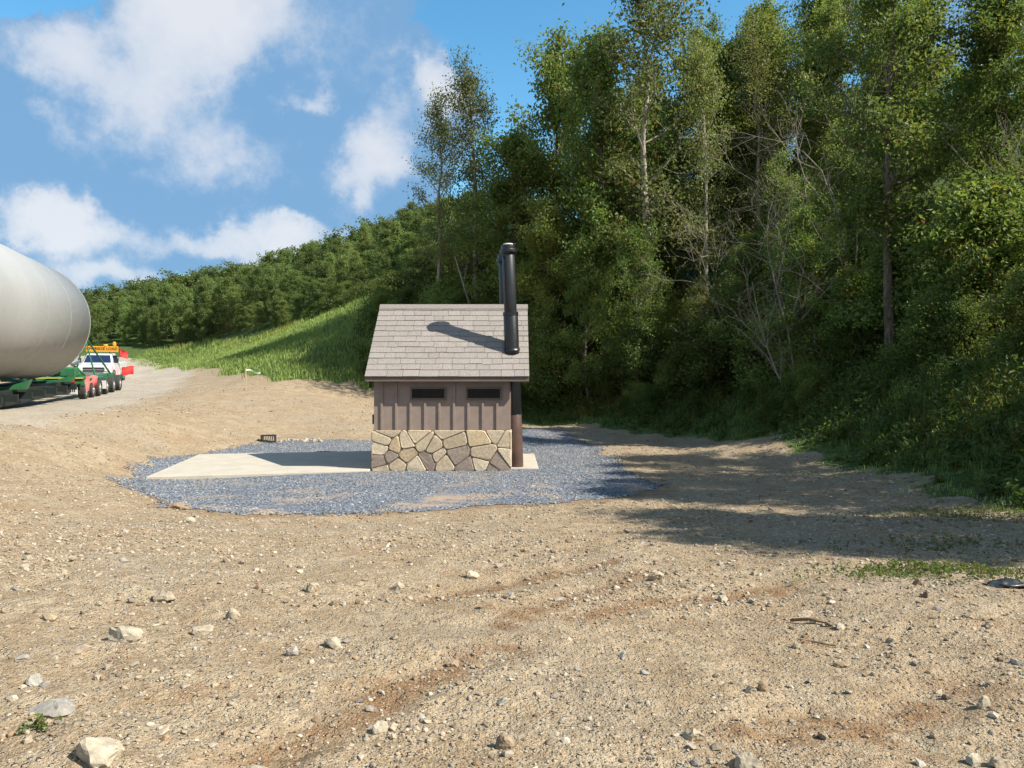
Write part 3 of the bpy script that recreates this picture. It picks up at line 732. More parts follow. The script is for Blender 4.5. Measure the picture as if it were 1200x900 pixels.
def wheel(parent,x,y,z,r,w,name='wheel'):
    m=MB(); N=28; prof=[(-w/2,r*.6),(-w/2,r*.93),(-w*.40,r),(w*.40,r),(w/2,r*.93),(w/2,r*.6)]
    vs=[(x+a,y+b*cos(2*pi*q/N),z+b*sin(2*pi*q/N)) for a,b in prof for q in range(N)]
    k=len(prof); fs=[(i*N+q,i*N+(q+1)%N,(i+1)*N+(q+1)%N,(i+1)*N+q) for i in range(k-1) for q in range(N)]
    m.add(vs,fs); o=m.build(name,M['tyre'],parent)
    h=MB(); s=1 if x>0 else -1
    h.tube([(x-w*.42,y,z),(x+w*.42,y,z)],r*.605,20); h.tube([(x+s*w*.42,y,z),(x+s*w*.56,y,z)],[r*.28,r*.2],12)
    h.build('rim',M['rim'],o); return o
tx,ty_=(-20.1,35.5)-1.12*rvec
slope=.042
tr=empty('trailer',(tx,ty_,.735),TH,math.atan(slope)); tag(tr,'green heavy haul trailer with two rows of wheels under the white tower tube','trailer')
for k,yw in enumerate((.55,1.98,3.41,5.05,6.75,8.45)):
    for s in(-1,1): wheel(tr,s*1.30,yw,.42,.42,.30)
m=MB()
for s in(-1,1):
    m.bbox(s*.75-.13,s*.75+.13,.05,9.4,.62,.98,.02)
    m.bbox(s*1.28-.16,s*1.28+.16,.0,4.1,.90,.98,.015)
for yw in (.25,1.98,3.41,5.05,6.75,8.45,9.3): m.box(-1.43,1.43,yw-.09,yw+.09,.66,.86)
m.build('frame',M['green'],tr)
m=MB(); 
for s in(-1,1): m.bbox(s*.8-.14,s*.8+.14,-22,.04,.36,.92,.02)
for k in range(14): m.box(-1.42,1.42,-22+k*1.6-.08,-22+k*1.6+.08,.55,.80)
m.build('main_beam',M['green_baked_shade'],tr); m=MB()  # beam coloured near-black to stand for the tube's shade
for yc in (-1.6,-8,-15):   # saddles cradling the tube
    m=MB(); m.prism([(-1.35,.92),(1.35,.92),(1.5,1.28),(.75,1.0),(0,.95),(-.75,1.0),(-1.5,1.28)],yc-.2,yc+.2,'y'); m.build('saddle',M['green'],tr)
m=MB(); m.bbox(-1.45,-.35,-.10,.0,.40,.72,.02); m.bbox(-.1,1.47,-.06,.0,.74,.98,.015); m.bbox(-1.48,1.48,-.12,.35,1.0,1.06,.01); m.build('rear_beam',M['green'],tr)
m=MB(); m.box(-1.45,1.45,-.14,-.122,1.0,1.05); m.build('yellow_strip',simple('yellow_green_marker',(.42,.42,.06),.6),tr)
m=MB(); m.bbox(.52,1.20,-.14,-.08,.26,.60,.01); po=m.build('plate',M['plate'],tr)
m=MB(); 
for k in range(7): m.box(.60+k*.078,.648+k*.078,-.146,-.141,.38,.50)
m.box(.545,1.175,-.146,-.141,.565,.58); m.box(.545,1.175,-.146,-.141,.285,.30); m.build('lettering',M['ink'],po)
for xl in (.72,.98): m=MB(); m.bbox(xl-.11,xl+.11,-.10,-.062,.80,.92,.01); m.build('tail_light',M['redlens'],tr)
m=MB(); m.bbox(-.62,-.42,-.3,-.1,1.065,1.25,.02); m.build('marker_lamp',M['redlens'],tr)
# hydraulic gear and A-frame of green struts behind the load
m=MB()
m.tube([(-.9,3.6,1.0),(-.2,4.1,1.75),(.5,4.6,1.0)],.06,7); m.tube([(.95,4.6,1.0),(.45,4.8,3.0),(-.05,5.0,1.0)],.05,7)
m.tube([(-.9,5.2,1.0),(-.5,4.9,2.9),(.1,4.8,3.0)],.05,7); m.tube([(.45,4.8,3.0),(1.0,8,1.0)],.05,7)
m.bbox(-1.0,-.2,3.0,3.7,1.0,1.55,.05); m.bbox(-.1,.6,2.2,3.0,1.0,1.45,.05); m.bbox(-1.3,-.5,1.0,2.0,1.06,1.4,.05)
m.build('strut_frame',M['green'],tr)
m=MB(); m.tube([(-.2,1.2,1.2),(-.2,3.2,1.3)],.11,10); m.tube([(.25,3.2,1.55),(.25,4.4,1.7)],.09,10); m.build('cylinder',M['chrome'],tr)
def flag(parent,x,y,z,w,h,mat,name='flag',seed=0,ry=0):
    V=[];Fc=[];a=9;b=7
    for j in range(b):
        for i_ in range(a):
            u_,v_=i_/(a-1),j/(b-1); V.append((x+w*u_,y+.06*sin(u_*6+seed+v_*2)+.05*sin(v_*4+seed),z-h*v_-ry*u_+.02*sin(u_*9+seed)))
    for j in range(b-1):
        for i_ in range(a-1): Fc.append((j*a+i_,j*a+i_+1,(j+1)*a+i_+1,(j+1)*a+i_))
    return mesh_np(name,V,Fc,mat,parent,smooth=True)
flag(tr,1.05,.30,1.04,.55,.62,M['pink'],seed=1); flag(tr,1.15,1.75,1.08,.5,.62,M['pink'],seed=2.4)
m=MB(); m.box(1.12,1.47,4.55,4.6,.30,.72); m.build('mud_flap',M['plate'],tr)

# pilot truck
zt_=H1(-26.6,49.); fx,fy=-26.75,49.2
pt=empty('pickup_truck',(fx,fy,H1(fx,fy)-.02),TH+.02,math.atan(.05)); tag(pt,'white pickup truck with amber sign on its roof facing forward behind the trailer','pickup truck')
# local: front at y=0 (towards viewer), rear at y=5.9
def hull(secs):
    """loft of (y, halfwidth_bottom, halfwidth_top, z0, z1)"""
    m=MB(); vs=[];fs=[]
    for y_,wb,wt,z0,z1 in secs:
        c=min(.09,(z1-z0)*.3)
        vs+=[(-wb+.04,y_,z0),(-wb,y_,z0+.06),(-wt,y_,z1-c),(-wt+c,y_,z1),(wt-c,y_,z1),(wt,y_,z1-c),(wb,y_,z0+.06),(wb-.04,y_,z0)]
    k=len(secs)
    for i_ in range(k-1):
        for q in range(8): fs.append((i_*8+q,i_*8+(q+1)%8,(i_+1)*8+(q+1)%8,(i_+1)*8+q))
    fs+=[tuple(range(8)),tuple(range(k*8-1,k*8-9,-1))]
    m.add(vs,fs); return m
hull([(.06,.96,.90,.55,1.16),(.14,1.0,.95,.50,1.22),(.6,1.02,.98,.48,1.29),(1.25,1.02,.98,.48,1.34),(1.3,1.02,1.0,.48,1.34),(3.55,1.02,1.0,.48,1.36),(3.6,1.02,1.0,.50,1.38),(5.9,1.02,1.0,.52,1.38)]).build('body',M['white_paint'],pt,bevel=.015)
hull([(1.28,.93,.86,1.33,1.36),(1.85,.93,.76,1.33,1.94),(2.2,.93,.75,1.33,1.98),(3.3,.93,.75,1.33,1.97),(3.55,.93,.78,1.33,1.90),(3.62,.93,.86,1.33,1.5)]).build('cab',M['white_paint'],pt,bevel=.015)
m=MB(); m.hexa([(-.80,1.285,1.39),(.80,1.285,1.39),(.80,1.36,1.37),(-.80,1.36,1.37),(-.68,1.745,1.87),(.68,1.745,1.87),(.68,1.80,1.87),(-.68,1.80,1.87)]); m.build('windshield',M['glass'],pt)
for s in(-1,1):
    for (y0_,y1_,y2_,y3_) in((1.62,2.45,1.95,2.45),(2.55,3.4,2.55,3.35)):
        m=MB(); q=lambda y_,z_: (s*(.935-(z_-1.39)/.58*.165),y_,z_); e=lambda p:(p[0]-s*.04,p[1],p[2])
        A,B,Cq,Dq=q(y0_,1.42),q(y1_,1.42),q(y3_,1.84),q(y2_,1.84); m.hexa([e(A),e(B),e(Cq),e(Dq),A,B,Cq,Dq]); m.build('side_window',M['glass'],pt)
    m=MB(); m.bbox(s*1.08-.10,s*1.08+.10,1.45,1.53,1.35,1.68,.02); m.tube([(s*.92,1.55,1.42),(s*1.05,1.5,1.45)],.025,6); m.build('mirror',M['black'],pt)
    m=MB(); m.bbox(s*.79-.17,s*.79+.17,.005,.09,.86,1.10,.02); m.build('headlight',M['plate'],pt)
    for yw in (1.0,4.75): wheel(pt,s*.90,yw,.40,.40,.28)
    for yw in (1.0,4.75): m=MB(); m.tube([(s*1.0,yw-.52,.52),(s*1.025,yw-.42,.80),(s*1.03,yw,.93),(s*1.025,yw+.42,.80),(s*1.0,yw+.52,.52)],.03,6); m.build('fender_trim',M['black'],pt)
m=MB(); m.bbox(-.60,.60,.01,.07,.80,1.12,.02); gr=m.build('grille',M['black'],pt)
m=MB(); m.box(-.58,.58,-.012,.006,.93,.99); m.box(-.60,.60,-.012,.006,1.08,1.12); m.box(-.60,.60,-.012,.006,.80,.83); m.build('grille_bar',M['chrome'],gr)
m=MB(); m.bbox(-1.0,1.0,-.08,.12,.50,.76,.03); m.build('bumper',M['chrome'],pt)
m=MB(); m.bbox(-.5,.5,-.09,.0,.38,.52,.02); m.build('air_dam',M['black'],pt)
m=MB(); m.bbox(-.80,1.12,2.0,2.05,2.08,2.46,.01); sb=m.build('sign_board',M['orange'],pt); text_mesh('OVERSIZE LOAD',.25,'lettering',M['ink'],sb,(.16,1.994,2.28),(pi/2,0,0))
m=MB(); m.tube([(-.6,2.03,1.97),(-.6,2.03,2.1)],.03,6); m.build('sign_bracket',M['black'],pt); m=MB(); m.tube([(.6,2.03,1.97),(.6,2.03,2.1)],.03,6); m.build('sign_bracket',M['black'],pt)
m=MB(); m.tube([(.88,2.1,2.50),(.88,2.1,2.72),(.88,2.1,2.76)],[.11,.10,.05],12); m.build('beacon',M['amber'],pt); m=MB(); m.tube([(.35,2.12,2.50),(.35,2.12,2.58)],[.16,.12],10); m.build('beacon',M['amber'],pt)
m=MB(); m.tube([(1.0,2.6,1.3),(1.12,2.6,2.3)],.018,6); m.build('flag_staff',M['black'],pt); m=MB(); m.tube([(1.0,3.4,.9),(1.2,3.4,.9)],.018,6); m.build('flag_staff',M['black'],pt)
flag(pt,1.12,2.6,2.30,.48,.50,M['red'],seed=.5,ry=.22); flag(pt,1.08,3.4,1.02,.75,.58,M['red'],seed=1.7,ry=-.12)

# ------------------------------------------------------------------ vegetation
def leaf_arrays(cen, size, rng, up=.5, aspect=.55):
    n=len(cen)
    d=rng.normal(size=(n,3)); d[:,2]-=.25; d/=np.linalg.norm(d,axis=1)[:,None]
    nn=rng.normal(size=(n,3))*(1-up)+np.array((0,0,1.))*up
    s=np.cross(d,nn); s/=np.linalg.norm(s,axis=1)[:,None]+1e-9
    nn=np.cross(s,d)
    L=(size*rng.uniform(.7,1.3,n))[:,None]; W=L*aspect*.5
    V=np.stack([cen,cen+d*L*.45+s*W+nn*W*.25,cen+d*L-nn*L*.1,cen+d*L*.45-s*W+nn*W*.25],1)
    return V.reshape(-1,3), np.arange(4*n).reshape(n,4)
def tree_parts(seed, H_, cr, cb, nl, per, leaf, sig, trunk_r=None, lean=(0,0), sides=7, twigs=5, up=.5, yel=.06, red=.004, crown='oval', fork=0):
    r=np.random.default_rng(seed); tr_=trunk_r or H_*.013
    k=9; zs_=np.linspace(0,1,k); wob=np.cumsum(r.normal(0,.022*H_/k*3,(k,2)),0); wob-=wob[0]
    pts=np.stack([lean[0]*zs_*H_+wob[:,0],lean[1]*zs_*H_+wob[:,1],zs_*H_*.95-.15],-1)
    mb=MB(); mb.tube(pts,[tr_*(1.25 if i_==0 else 1)*(1-.88*z) for i_,z in enumerate(zs_)],sides)
    clus=[]
    def trunk_at(t): 
        return np.array([np.interp(t,zs_,pts[:,c]) for c in range(3)])
    for i_ in range(nl):
        t=cb+(1-cb)*((i_+r.uniform(0,1))/nl); p=trunk_at(min(t,.99)); q=(t-cb)/(1-cb)
        if crown=='oval': w=sqrt(max(.03,1-(2*q-.85)**2/1.5))
        elif crown=='tall': w=(.55+.6*sin(pi*min(1,q*1.05)))*.85
        else: w=1-.75*q
        az=i_*2.4+r.normal(0,.45); el=r.uniform(.1,.6)+.65*q; Ln=cr*w*r.uniform(.5,1.3)
        d=np.array((cos(az)*cos(el),sin(az)*cos(el),sin(el)))
        lp=[p]; 
        for s_ in range(1,6):
            d=d+r.normal(0,.13,3)+np.array((0,0,.05)); d/=np.linalg.norm(d); lp.append(lp[-1]+d*Ln/5)
        br=tr_*(1-.8*t)*.42
        mb.tube(lp,[br*(1-.17*a) for a in range(6)],5,cap=False)
        clus.append(lp[-1]); clus.append(lp[4])
        for w_ in range(twigs):
            a=r.integers(1,6); b0=lp[a]; dd=d+r.normal(0,.75,3); dd/=np.linalg.norm(dd); e=b0+dd*Ln*r.uniform(.25,.55)
            mb.tube([b0,(b0+e)/2+r.normal(0,.05,3),e],[br*.4,br*.28,br*.12],4,cap=False); clus.append(e); clus.append(b0*.4+e*.6)
    clus.append(trunk_at(.99)); clus.append(trunk_at(.95)); clus=np.array(clus)
    cnt=np.maximum(2,(per*r.uniform(.45,1.6,len(clus))).astype(int)); idx=np.repeat(np.arange(len(clus)),cnt)
    sg=sig*r.uniform(.7,1.3,len(clus))
    cen=clus[idx]+r.normal(size=(len(idx),3))*sg[idx][:,None]*np.array((1,1,.75))
    keep=cen[:,2]>.12*H_*min(cb*2,1); cen=cen[keep]; idx=idx[keep]
    V,Fc=leaf_arrays(cen,leaf,r,up)
    ct=np.clip(r.normal(.45,.27,len(clus)),0,1)[idx]+r.normal(0,.18,len(idx))
    cy_=(r.uniform(size=len(clus))<yel*1.5)[idx]*r.uniform(0,.7,len(idx))+(r.uniform(size=len(idx))<yel)*r.uniform(.2,1,len(idx))
    cr_=(r.uniform(size=len(idx))<red)*1.
    col=np.stack([np.clip(ct,0,1),np.clip(cy_,0,1),cr_],-1)
    return mb,V,Fc,np.repeat(col,4,0)
class Kind:
    def __init__(s,name,mat,bark,**kw): s.name=name;s.mat=mat;s.bark=bark;s.kw=kw;s.h=kw['H_'];s.crown=None
    def make(s):
        mb,V,Fc,col=tree_parts(**s.kw); s.tr=mb.build('trunk',s.bark,None,smooth=True); s.cw=mesh_np('crown',V,Fc,s.mat,None,col=col); s.used=False
    def place(s,x,y,h,rz,label,group=None,wide=1.,cat='tree',sink=.1,name=None):
        if not hasattr(s,'tr'): s.make()
        e=empty(name or s.name,(x,y,H1(x,y)-sink),rz); k=h/s.h; e.scale=(k*wide,k*wide,k)
        if s.used: t,c=s.tr.copy(),s.cw.copy(); link(t); link(c)
        else: t,c=s.tr,s.cw; s.used=True
        t.parent=e; c.parent=e; tag(e,label,cat,group); return e
DENSE=[Kind('broadleaf_tree',M['leaf_dark'],M['bark'],seed=s,H_=13,cr=2.6,cb=.14,nl=36,per=64,leaf=.17,sig=.29,crown=c) for s,c in((1,'oval'),(2,'tall'),(3,'oval'))]
MID=[Kind('broadleaf_tree',M['leaf_mid'],M['bark'],seed=s,H_=13,cr=2.5,cb=.16,nl=34,per=58,leaf=.16,sig=.27,crown=c,yel=.09) for s,c in((11,'tall'),(12,'oval'),(13,'tall'))]
AIRY=[Kind('slender_tree',M['leaf_pale'],M['bark_pale'],seed=s,H_=13,cr=2.0,cb=.3,nl=24,per=34,leaf=.13,sig=.30,crown='tall',yel=.1,twigs=5) for s in(21,22)]
TALL=Kind('dark_trunked_tree',M['leaf_mid'],M['bark'],seed=24,H_=13,cr=2.2,cb=.3,nl=26,per=40,leaf=.15,sig=.29,crown='tall',yel=.08,twigs=5,trunk_r=.2)
BUSH=[Kind('shrub',m_,M['bark'],seed=s,H_=3,cr=1.25,cb=.08,nl=20,per=50,leaf=.11,sig=.20,crown='oval',twigs=4,trunk_r=.03,yel=.07) for s,m_ in((31,M['leaf_dark']),(32,M['leaf_mid']),(33,M['herb']))]
def skyline(p):
    return np.interp(p,[100,200,300,400,470,490,520,560,600,640,680,700,730,760,800,835,850,880,950,1050,1120,1200],
                       [345,322,300,262,228,200,150,90,70,55,85,90,40,-30,-10,40,20,-60,-60,-20,-10,-30])
def topz(p,y): return EYE+(HOR-skyline(p))/F*y
trees=[]
def ok(x,y,dmin):
    return all((x-a)**2+(y-b)**2>dmin*dmin for a,b in trees)
# individual named trees
def named(p,y,top,kind,label,wide=1.,dx=0,name=None):
    x=(p-600)/F*y; z=H1(x,y); h=EYE+(HOR-top)/F*y-z; trees.append((x,y)); kind.place(x,y,h/.99,R.uniform(0,6),label,None,wide,name=name)
named(512,50,112,AIRY[0],'thin pale leaved tree at the left end of the tall trees with sky showing through',.85)
named(560,49,75,AIRY[1],'tall airy tree right of the thin pale one, above the toilet vent pipe',.9)
named(640,46,52,MID[0],'bright green pointed tree top between the airy tree and the tallest tree',.85)
named(758,40,-35,AIRY[0],'tallest pale trunked tree with loose crown reaching the top of the picture',1.05)
named(715,42,40,MID[2],'leafy tree with a narrow top just left of the tallest pale trunked tree',.9)
named(1046,24.5,-40,TALL,'tall dark trunked tree standing on the bank at right',1.0)
named(830,40,45,AIRY[1],'slim grey green tree right of the tallest tree, beside the gap of blue sky',.7)
named(600,45,165,DENSE[0],'dense dark green tree right behind the vent pipe of the toilet',1.1)
named(545,52,262,AIRY[1],'low loose tree on the bank behind the roof ridge with leaning pale stem',1.2)
# the near wood
G1='leafy trees forming the tall wall of wood on the right'
att=0
while len(trees)<92 and att<9000:
    att+=1
    y=float(R.uniform(19,60)); x=float(R.uniform(-9,32)); p=600+x/y*F
    if p<470 or p>1290: continue
    vd=float(poly_sd(VERGE,np.array([x]),np.array([y]))[0])
    if vd<1.8 or vd>21: continue
    if p>980 and y<27 and vd<6: continue
    if p>1040 and y<22.5: continue
    if 15<x<21 and 28<y<36 : continue
    if not ok(x,y,2.9 if vd<5 else 3.2): continue
    z=H1(x,y); lim=topz(p,y)-z
    if lim<4.5: continue
    h=min(float(R.uniform(8.5,14.5)),lim*float(R.uniform(.86,1.0)))
    if x<0: h=min(h,2.8+vd*.75)
    if p>800:
        h=min(lim,float(R.uniform(5.2,7.6)) if vd<4 else float(R.uniform(7.5,10.5)) if vd<8.5 else max(float(R.uniform(9,12)),min(15,lim*float(R.uniform(.75,1.0)))))
    pool=[DENSE,MID,MID,AIRY,MID][int(R.integers(0,5))]; kd=pool[int(R.integers(0,len(pool)))]
    lab={'DENSE':'dense dark green leafy tree in the wall of wood behind the lot','MID':'mid green leafy tree in the wall of wood behind the lot','AIRY':'slender pale barked tree with small leaves in the wall of wood'}['DENSE' if pool is DENSE else 'MID' if pool is MID else 'AIRY']
    kd.place(x,y,h,float(R.uniform(0,6)),lab,lab.split(' in the')[0]+'s in the wall of wood',float(R.uniform(.85,1.15)) if h>7 else 1.25); trees.append((x,y))
# trees right of the frame, whose shade falls over the lot
for (x,y,h) in ((13.2,5.0,7.4),(12.0,6.6,7.8),(15.2,6.8,8.2),(11.8,8.2,8.0),(14.4,9.8,8.0),(12,11.4,8.0),(12.6,14.4,7.6),(13.4,12.6,8.2),(15.4,17.2,7.8),(14.2,16.0,8.2)):
    kd=(MID+AIRY+MID)[int(R.integers(0,8))]; kd.place(x,y,h,float(R.uniform(0,6)),'leafy tree on the right bank shading the dirt lot','trees on the right bank shading the lot',1.1); trees.append((x,y))
# shrubs along the wood's edge
n=0;att=0
while n<135 and att<9000:
    att+=1
    y=float(R.uniform(14,58)); x=float(R.uniform(-10,22)); p=600+x/y*F
    vd=float(poly_sd(VERGE,np.array([x]),np.array([y]))[0])
    if p<380 or p>1260 or vd<.9 or vd>7.5: continue
    if 14<x<21 and 28<y<36: continue
    if p>940 and y<24 and vd<3.2: continue
    if y>42 and p<470 and vd<2.5: continue
    h=float(R.uniform(1.2,3.0))*(1.45 if vd>2.2 else .6)
    BUSH[n%3].place(x,y,h,float(R.uniform(0,6)),'low leafy shrub under the trees at the edge of the wood','leafy shrubs along the edge of the wood',float(R.uniform(.9,1.3)),'shrub'); n+=1
n=0;att=0
while n<40 and att<6000:
    att+=1
    y=float(R.uniform(44,74)); p=float(R.uniform(290,478)); x=(p-600)/F*y
    vd=float(poly_sd(VERGE,np.array([x]),np.array([y]))[0])
    if vd<-1.3 or vd>2.2 or (p<392 and vd<-.3): continue
    BUSH[1+n%2].place(x,y,float(R.uniform(.8,2.2)),float(R.uniform(0,6)),'bright leafy bush on the grass bank left of the toilet roof','bushes on the grass bank beside the toilet',1.3,'shrub',name='bank_shrub'); n+=1
# far hillside: small single-mesh trees
FAR=[]
for s,(cr,cb,c) in enumerate(((2.0,.1,'tall'),(1.6,.12,'tall'),(2.3,.1,'oval'),(1.9,.08,'cone'),(1.8,.12,'tall'))):
    mb,V,Fc,col=tree_parts(200+s,9,cr,cb,30,32,.19,.23,crown=c,yel=.06,red=0,twigs=4)
    tv=np.array(mb.v); tf=[f for f in mb.f if len(f)==4]; o=mesh_np('hillside_tree',np.concatenate([V,tv]),np.concatenate([Fc,np.array(tf)+len(V)]),[M['leaf_far'],M['bark']],col=np.concatenate([col,np.zeros((len(tv),3))]),fmat=np.r_[np.zeros(len(Fc)),np.ones(len(tf))])
    FAR.append([o,False])
ftrees=[];att=0
while len(ftrees)<295 and att<40000:
    att+=1
    y=float(52+R.uniform(0,1)**1.1*62); x=float(R.uniform(-100,8)); p=600+x/y*F
    if p<30 or p>560: continue
    vd=float(poly_sd(VERGE,np.array([x]),np.array([y]))[0])
    if vd<.8: continue
    if y<60 and p>500: continue
    dm=2.2 if vd<8 else 2.7
    if any((x-a)**2+(y-b)**2<dm*dm for a,b in ftrees): continue
    z=H1(x,y); lim=EYE+(HOR-skyline(p))/F*y-z
    if lim<3.2: continue
    h=min(float(R.uniform(4.4,7.6)),lim*float(R.uniform(.8,1.16))); h=min(h,2.6+vd*.5) if y<88 and x<-6 else h
    k=int(R.integers(0,5)); src=FAR[k]
    o=src[0] if not src[1] else src[0].copy()
    if src[1]: link(o)
    src[1]=True
    s=h/9; w=s*float(R.uniform(.8,1.1))*(1.3 if h<5 else 1); o.location=(x,y,z-.15); o.scale=(w,w,s); o.rotation_euler=(0,0,float(R.uniform(0,6)))
    tag(o,'small green tree in the wood covering the far hillside','tree','trees of the far hillside wood'); ftrees.append((x,y))
# the mass of the wood further up and beyond
mb,V0,F0,c0=tree_parts(260,7,1.9,.1,20,12,.34,.27,crown='tall',yel=.03,red=0,twigs=2)
Vs=[];Cs=[];pts_=[];att=0
while len(pts_)<640 and att<30000:
    att+=1
    y=float(R.uniform(86,175)); x=float(R.uniform(-125,5)); p=600+x/y*F
    if p<10 or p>560 or any((x-a)**2+(y-b)**2<6.8 for a,b in pts_ if abs(x-a)<2.7): continue
    if float(poly_sd(VERGE,np.array([x]),np.array([y]))[0])<2: continue
    z=H1(x,y); lim=EYE+(HOR-skyline(p))/F*y-z
    if lim<2.5 or min([9e9]+[(x-a)**2+(y-b)**2 for a,b in ftrees])<6: continue
    h=min(float(R.uniform(4.8,7.8)),lim*float(R.uniform(.82,1.12))); k=h/7; a=float(R.uniform(0,6)); ca,sa=cos(a)*k*1.1,sin(a)*k*1.1
    Vs.append(np.stack([V0[:,0]*ca-V0[:,1]*sa+x,V0[:,0]*sa+V0[:,1]*ca+y,V0[:,2]*k+z-.1],-1)); cc=c0.copy(); cc[:,0]=np.clip(cc[:,0]+R.uniform(-.35,.35),0,1); Cs.append(cc); pts_.append((x,y))
V=np.concatenate(Vs); o=mesh_np('far_wood',V,np.arange(len(V)).reshape(-1,4),M['leaf_far'],col=np.concatenate(Cs)); tag(o,'dense green wood on the upper slope of the far hillside','wood',kind='stuff')
for src in FAR:
    if not src[1]: bpy.data.objects.remove(src[0])
# dead, bare, grey trees in front of the wood
def dead_tree(seed,h,spread,n0=7):
    r=np.random.default_rng(seed); mb=MB()
    def grow(p,d,L,rad,lev):
        pts=[p]; k=4 if lev<2 else 3
        for i_ in range(k):
            d=d+r.normal(0,.16+.04*lev,3)+np.array((0,0,.05 if lev else .1)); d/=np.linalg.norm(d); pts.append(pts[-1]+d*L/k)
        mb.tube(pts,[rad*(1-.7*i_/k) for i_ in range(k+1)],6 if lev<2 else 4,cap=False)
        if lev<3:
            for q in range([6,5,4][lev]):
                i_=int(r.integers(1,k+1)); dd=d*.6+r.normal(0,.75*spread,3)+np.array((0,0,.25)); dd/=np.linalg.norm(dd)
                grow(pts[i_],dd,L*r.uniform(.38,.62),max(rad*.45,.0055),lev+1)
    for q in range(n0): 
        d=np.array((r.normal(0,.28),r.normal(0,.28),1)); d/=np.linalg.norm(d); grow(np.array((r.normal(0,.15),r.normal(0,.15),-.1)),d,h*r.uniform(.55,.8),.040*r.uniform(.6,1.1),0)
    return mb
for k,(p,y,h,sp,lab) in enumerate(((930,28,9.2,.8,'bare grey dead tree with many thin branches in the middle of the right wood'),(1008,27.5,10,.75,'bare forked dead tree left of the tall dark trunked tree'),(878,34,9,.9,'low spreading bare dead tree with tangled grey twigs left of the other dead ones'),(1140,24.5,8,.75,'thin bare dead tree near the right edge of the wood'))):
    x=(p-600)/F*y; e=empty('dead_tree',(x,y,H1(x,y))); tag(e,lab,'dead tree'); dead_tree(500+k,h,sp,3).build('trunk',M['bark_dead'],e,smooth=True)
# leaning bare pale stem behind the ridge of the toilet
y=47.;x=(552-600)/F*y; e=empty('leaning_stem',(x,y,H1(x,y))); tag(e,'leaning bare pale stem behind the ridge of the toilet roof','dead tree')
m=MB(); zb=EYE+(HOR-362)/F*y-H1(x,y); zt2=EYE+(HOR-300)/F*y-H1(x,y)
m.tube([(0.2,0,-.1),(.0,0,zb),(-.5,.1,zb+(zt2-zb)*.5),(-1.0,.1,zt2)],[.09,.08,.06,.03],6); m.tube([(-.45,.1,zb+(zt2-zb)*.45),(-.2,.1,zt2*.98)],[.03,.015],5); m.build('trunk',M['bark_pale'],e,smooth=True)

# grass, weeds and undergrowth
def spot(cx,cy,sx,sy,n):
    return R.normal(cx,sx,n),R.normal(cy,sy,n)
def blades(x,y,h,w,rng,col,name,label,cat,bend=.5,seg=2,mat=None):
    n=len(x); a=rng.uniform(0,6.28,n); dx,dy=np.cos(a),np.sin(a); z=H(x,y)-.02
    sx,sy=-dy*w*.5,dx*w*.5; b=bend*rng.uniform(.2,1.2,n)*h
    V=np.zeros((n,5,3))
    for k,(t,ww) in enumerate(((0,1),(.55,.75))):
        ox,oy=dx*b*t*t,dy*b*t*t
        V[:,2*k,0]=x+ox-sx*ww; V[:,2*k,1]=y+oy-sy*ww; V[:,2*k,2]=z+h*t
        V[:,2*k+1,0]=x+ox+sx*ww; V[:,2*k+1,1]=y+oy+sy*ww; V[:,2*k+1,2]=z+h*t
    V[:,4,0]=x+dx*b; V[:,4,1]=y+dy*b; V[:,4,2]=z+h*(1-.25*bend)
    base=(np.arange(n)*5)[:,None]
    T=np.concatenate([base+np.array((0,1,3)),base+np.array((0,3,2)),base+np.array((2,3,4))],0)
    o=mesh_np(name,V.reshape(-1,3),T,mat or M['grass'],col=np.repeat(col,5,0)); tag(o,label,cat,kind='stuff'); return o
def sample(n,x0,x1,y0,y1,f):
    x=R.uniform(x0,x1,n); y=R.uniform(y0,y1,n); k=R.uniform(0,1,n)<f(x,y); return x[k],y[k]
# grass bank
x,y=sample(260000,-45,-6,42.5,95,lambda x,y: sstep(-.2,.9,poly_sd(GRASS,x,y)+(fbm(x*.6,y*.6,43)-.5)*2.5)*(.35+.65*sstep(.3,.6,fbm(x*1.5,y*1.5,91)))*np.clip(60/y,0,1)**2)
up_=sstep(-4,-1,-poly_sd(GRASS,x,y)*0+poly_sd(VERGE,x,y)); c=np.stack([np.clip(R.normal(.55,.25,len(x)),0,1),np.clip(R.normal(.02,.12,len(x))+.5*sstep(.52,.68,fbm(x*.35,y*.35,95))*up_,0,1),np.zeros(len(x))],-1)
blades(x,y,R.uniform(.15,.42,len(x))*(1+1.3*up_),np.full(len(x),.05),R,c,'bank_grass','bright green grass growing on the sunlit bank left of the toilet','grass')
# verge grass on the right and behind the toilet
def vf(x,y):
    vd=poly_sd(VERGE,x,y)+(fbm(x*1.5,y*1.5,41)-.5)*2.0
    return sstep(-1.3,.6,vd)*sstep(9,3,vd)*(.08+.92*sstep(.4,.62,fbm(x*1.7,y*1.7,97)))
x,y=sample(230000,-9,19,5,48,vf); vd=poly_sd(VERGE,x,y)
dry=sstep(.52,.64,fbm(x*.55,y*.55,99))*sstep(.2,1.5,vd)
c=np.stack([np.clip(R.normal(.4,.25,len(x)),0,1),np.clip(R.normal(0,.12,len(x))+.8*dry,0,1),np.clip(dry*R.uniform(-.4,.5,len(x)),0,1)],-1)
blades(x,y,R.uniform(.08,.35,len(x))*(.5+1.6*sstep(-.5,2.5,vd)+dry),np.where(vd>1,.022,.016),R,c,'verge_grass','dark green and dry grass along the shaded edge of the wood','grass')
x,y=spot(*px(1062,462),.9,1.1,3800); c=np.stack([np.clip(R.normal(.5,.2,len(x)),0,1),R.uniform(.5,1,len(x)),R.uniform(0,.35,len(x))],-1)
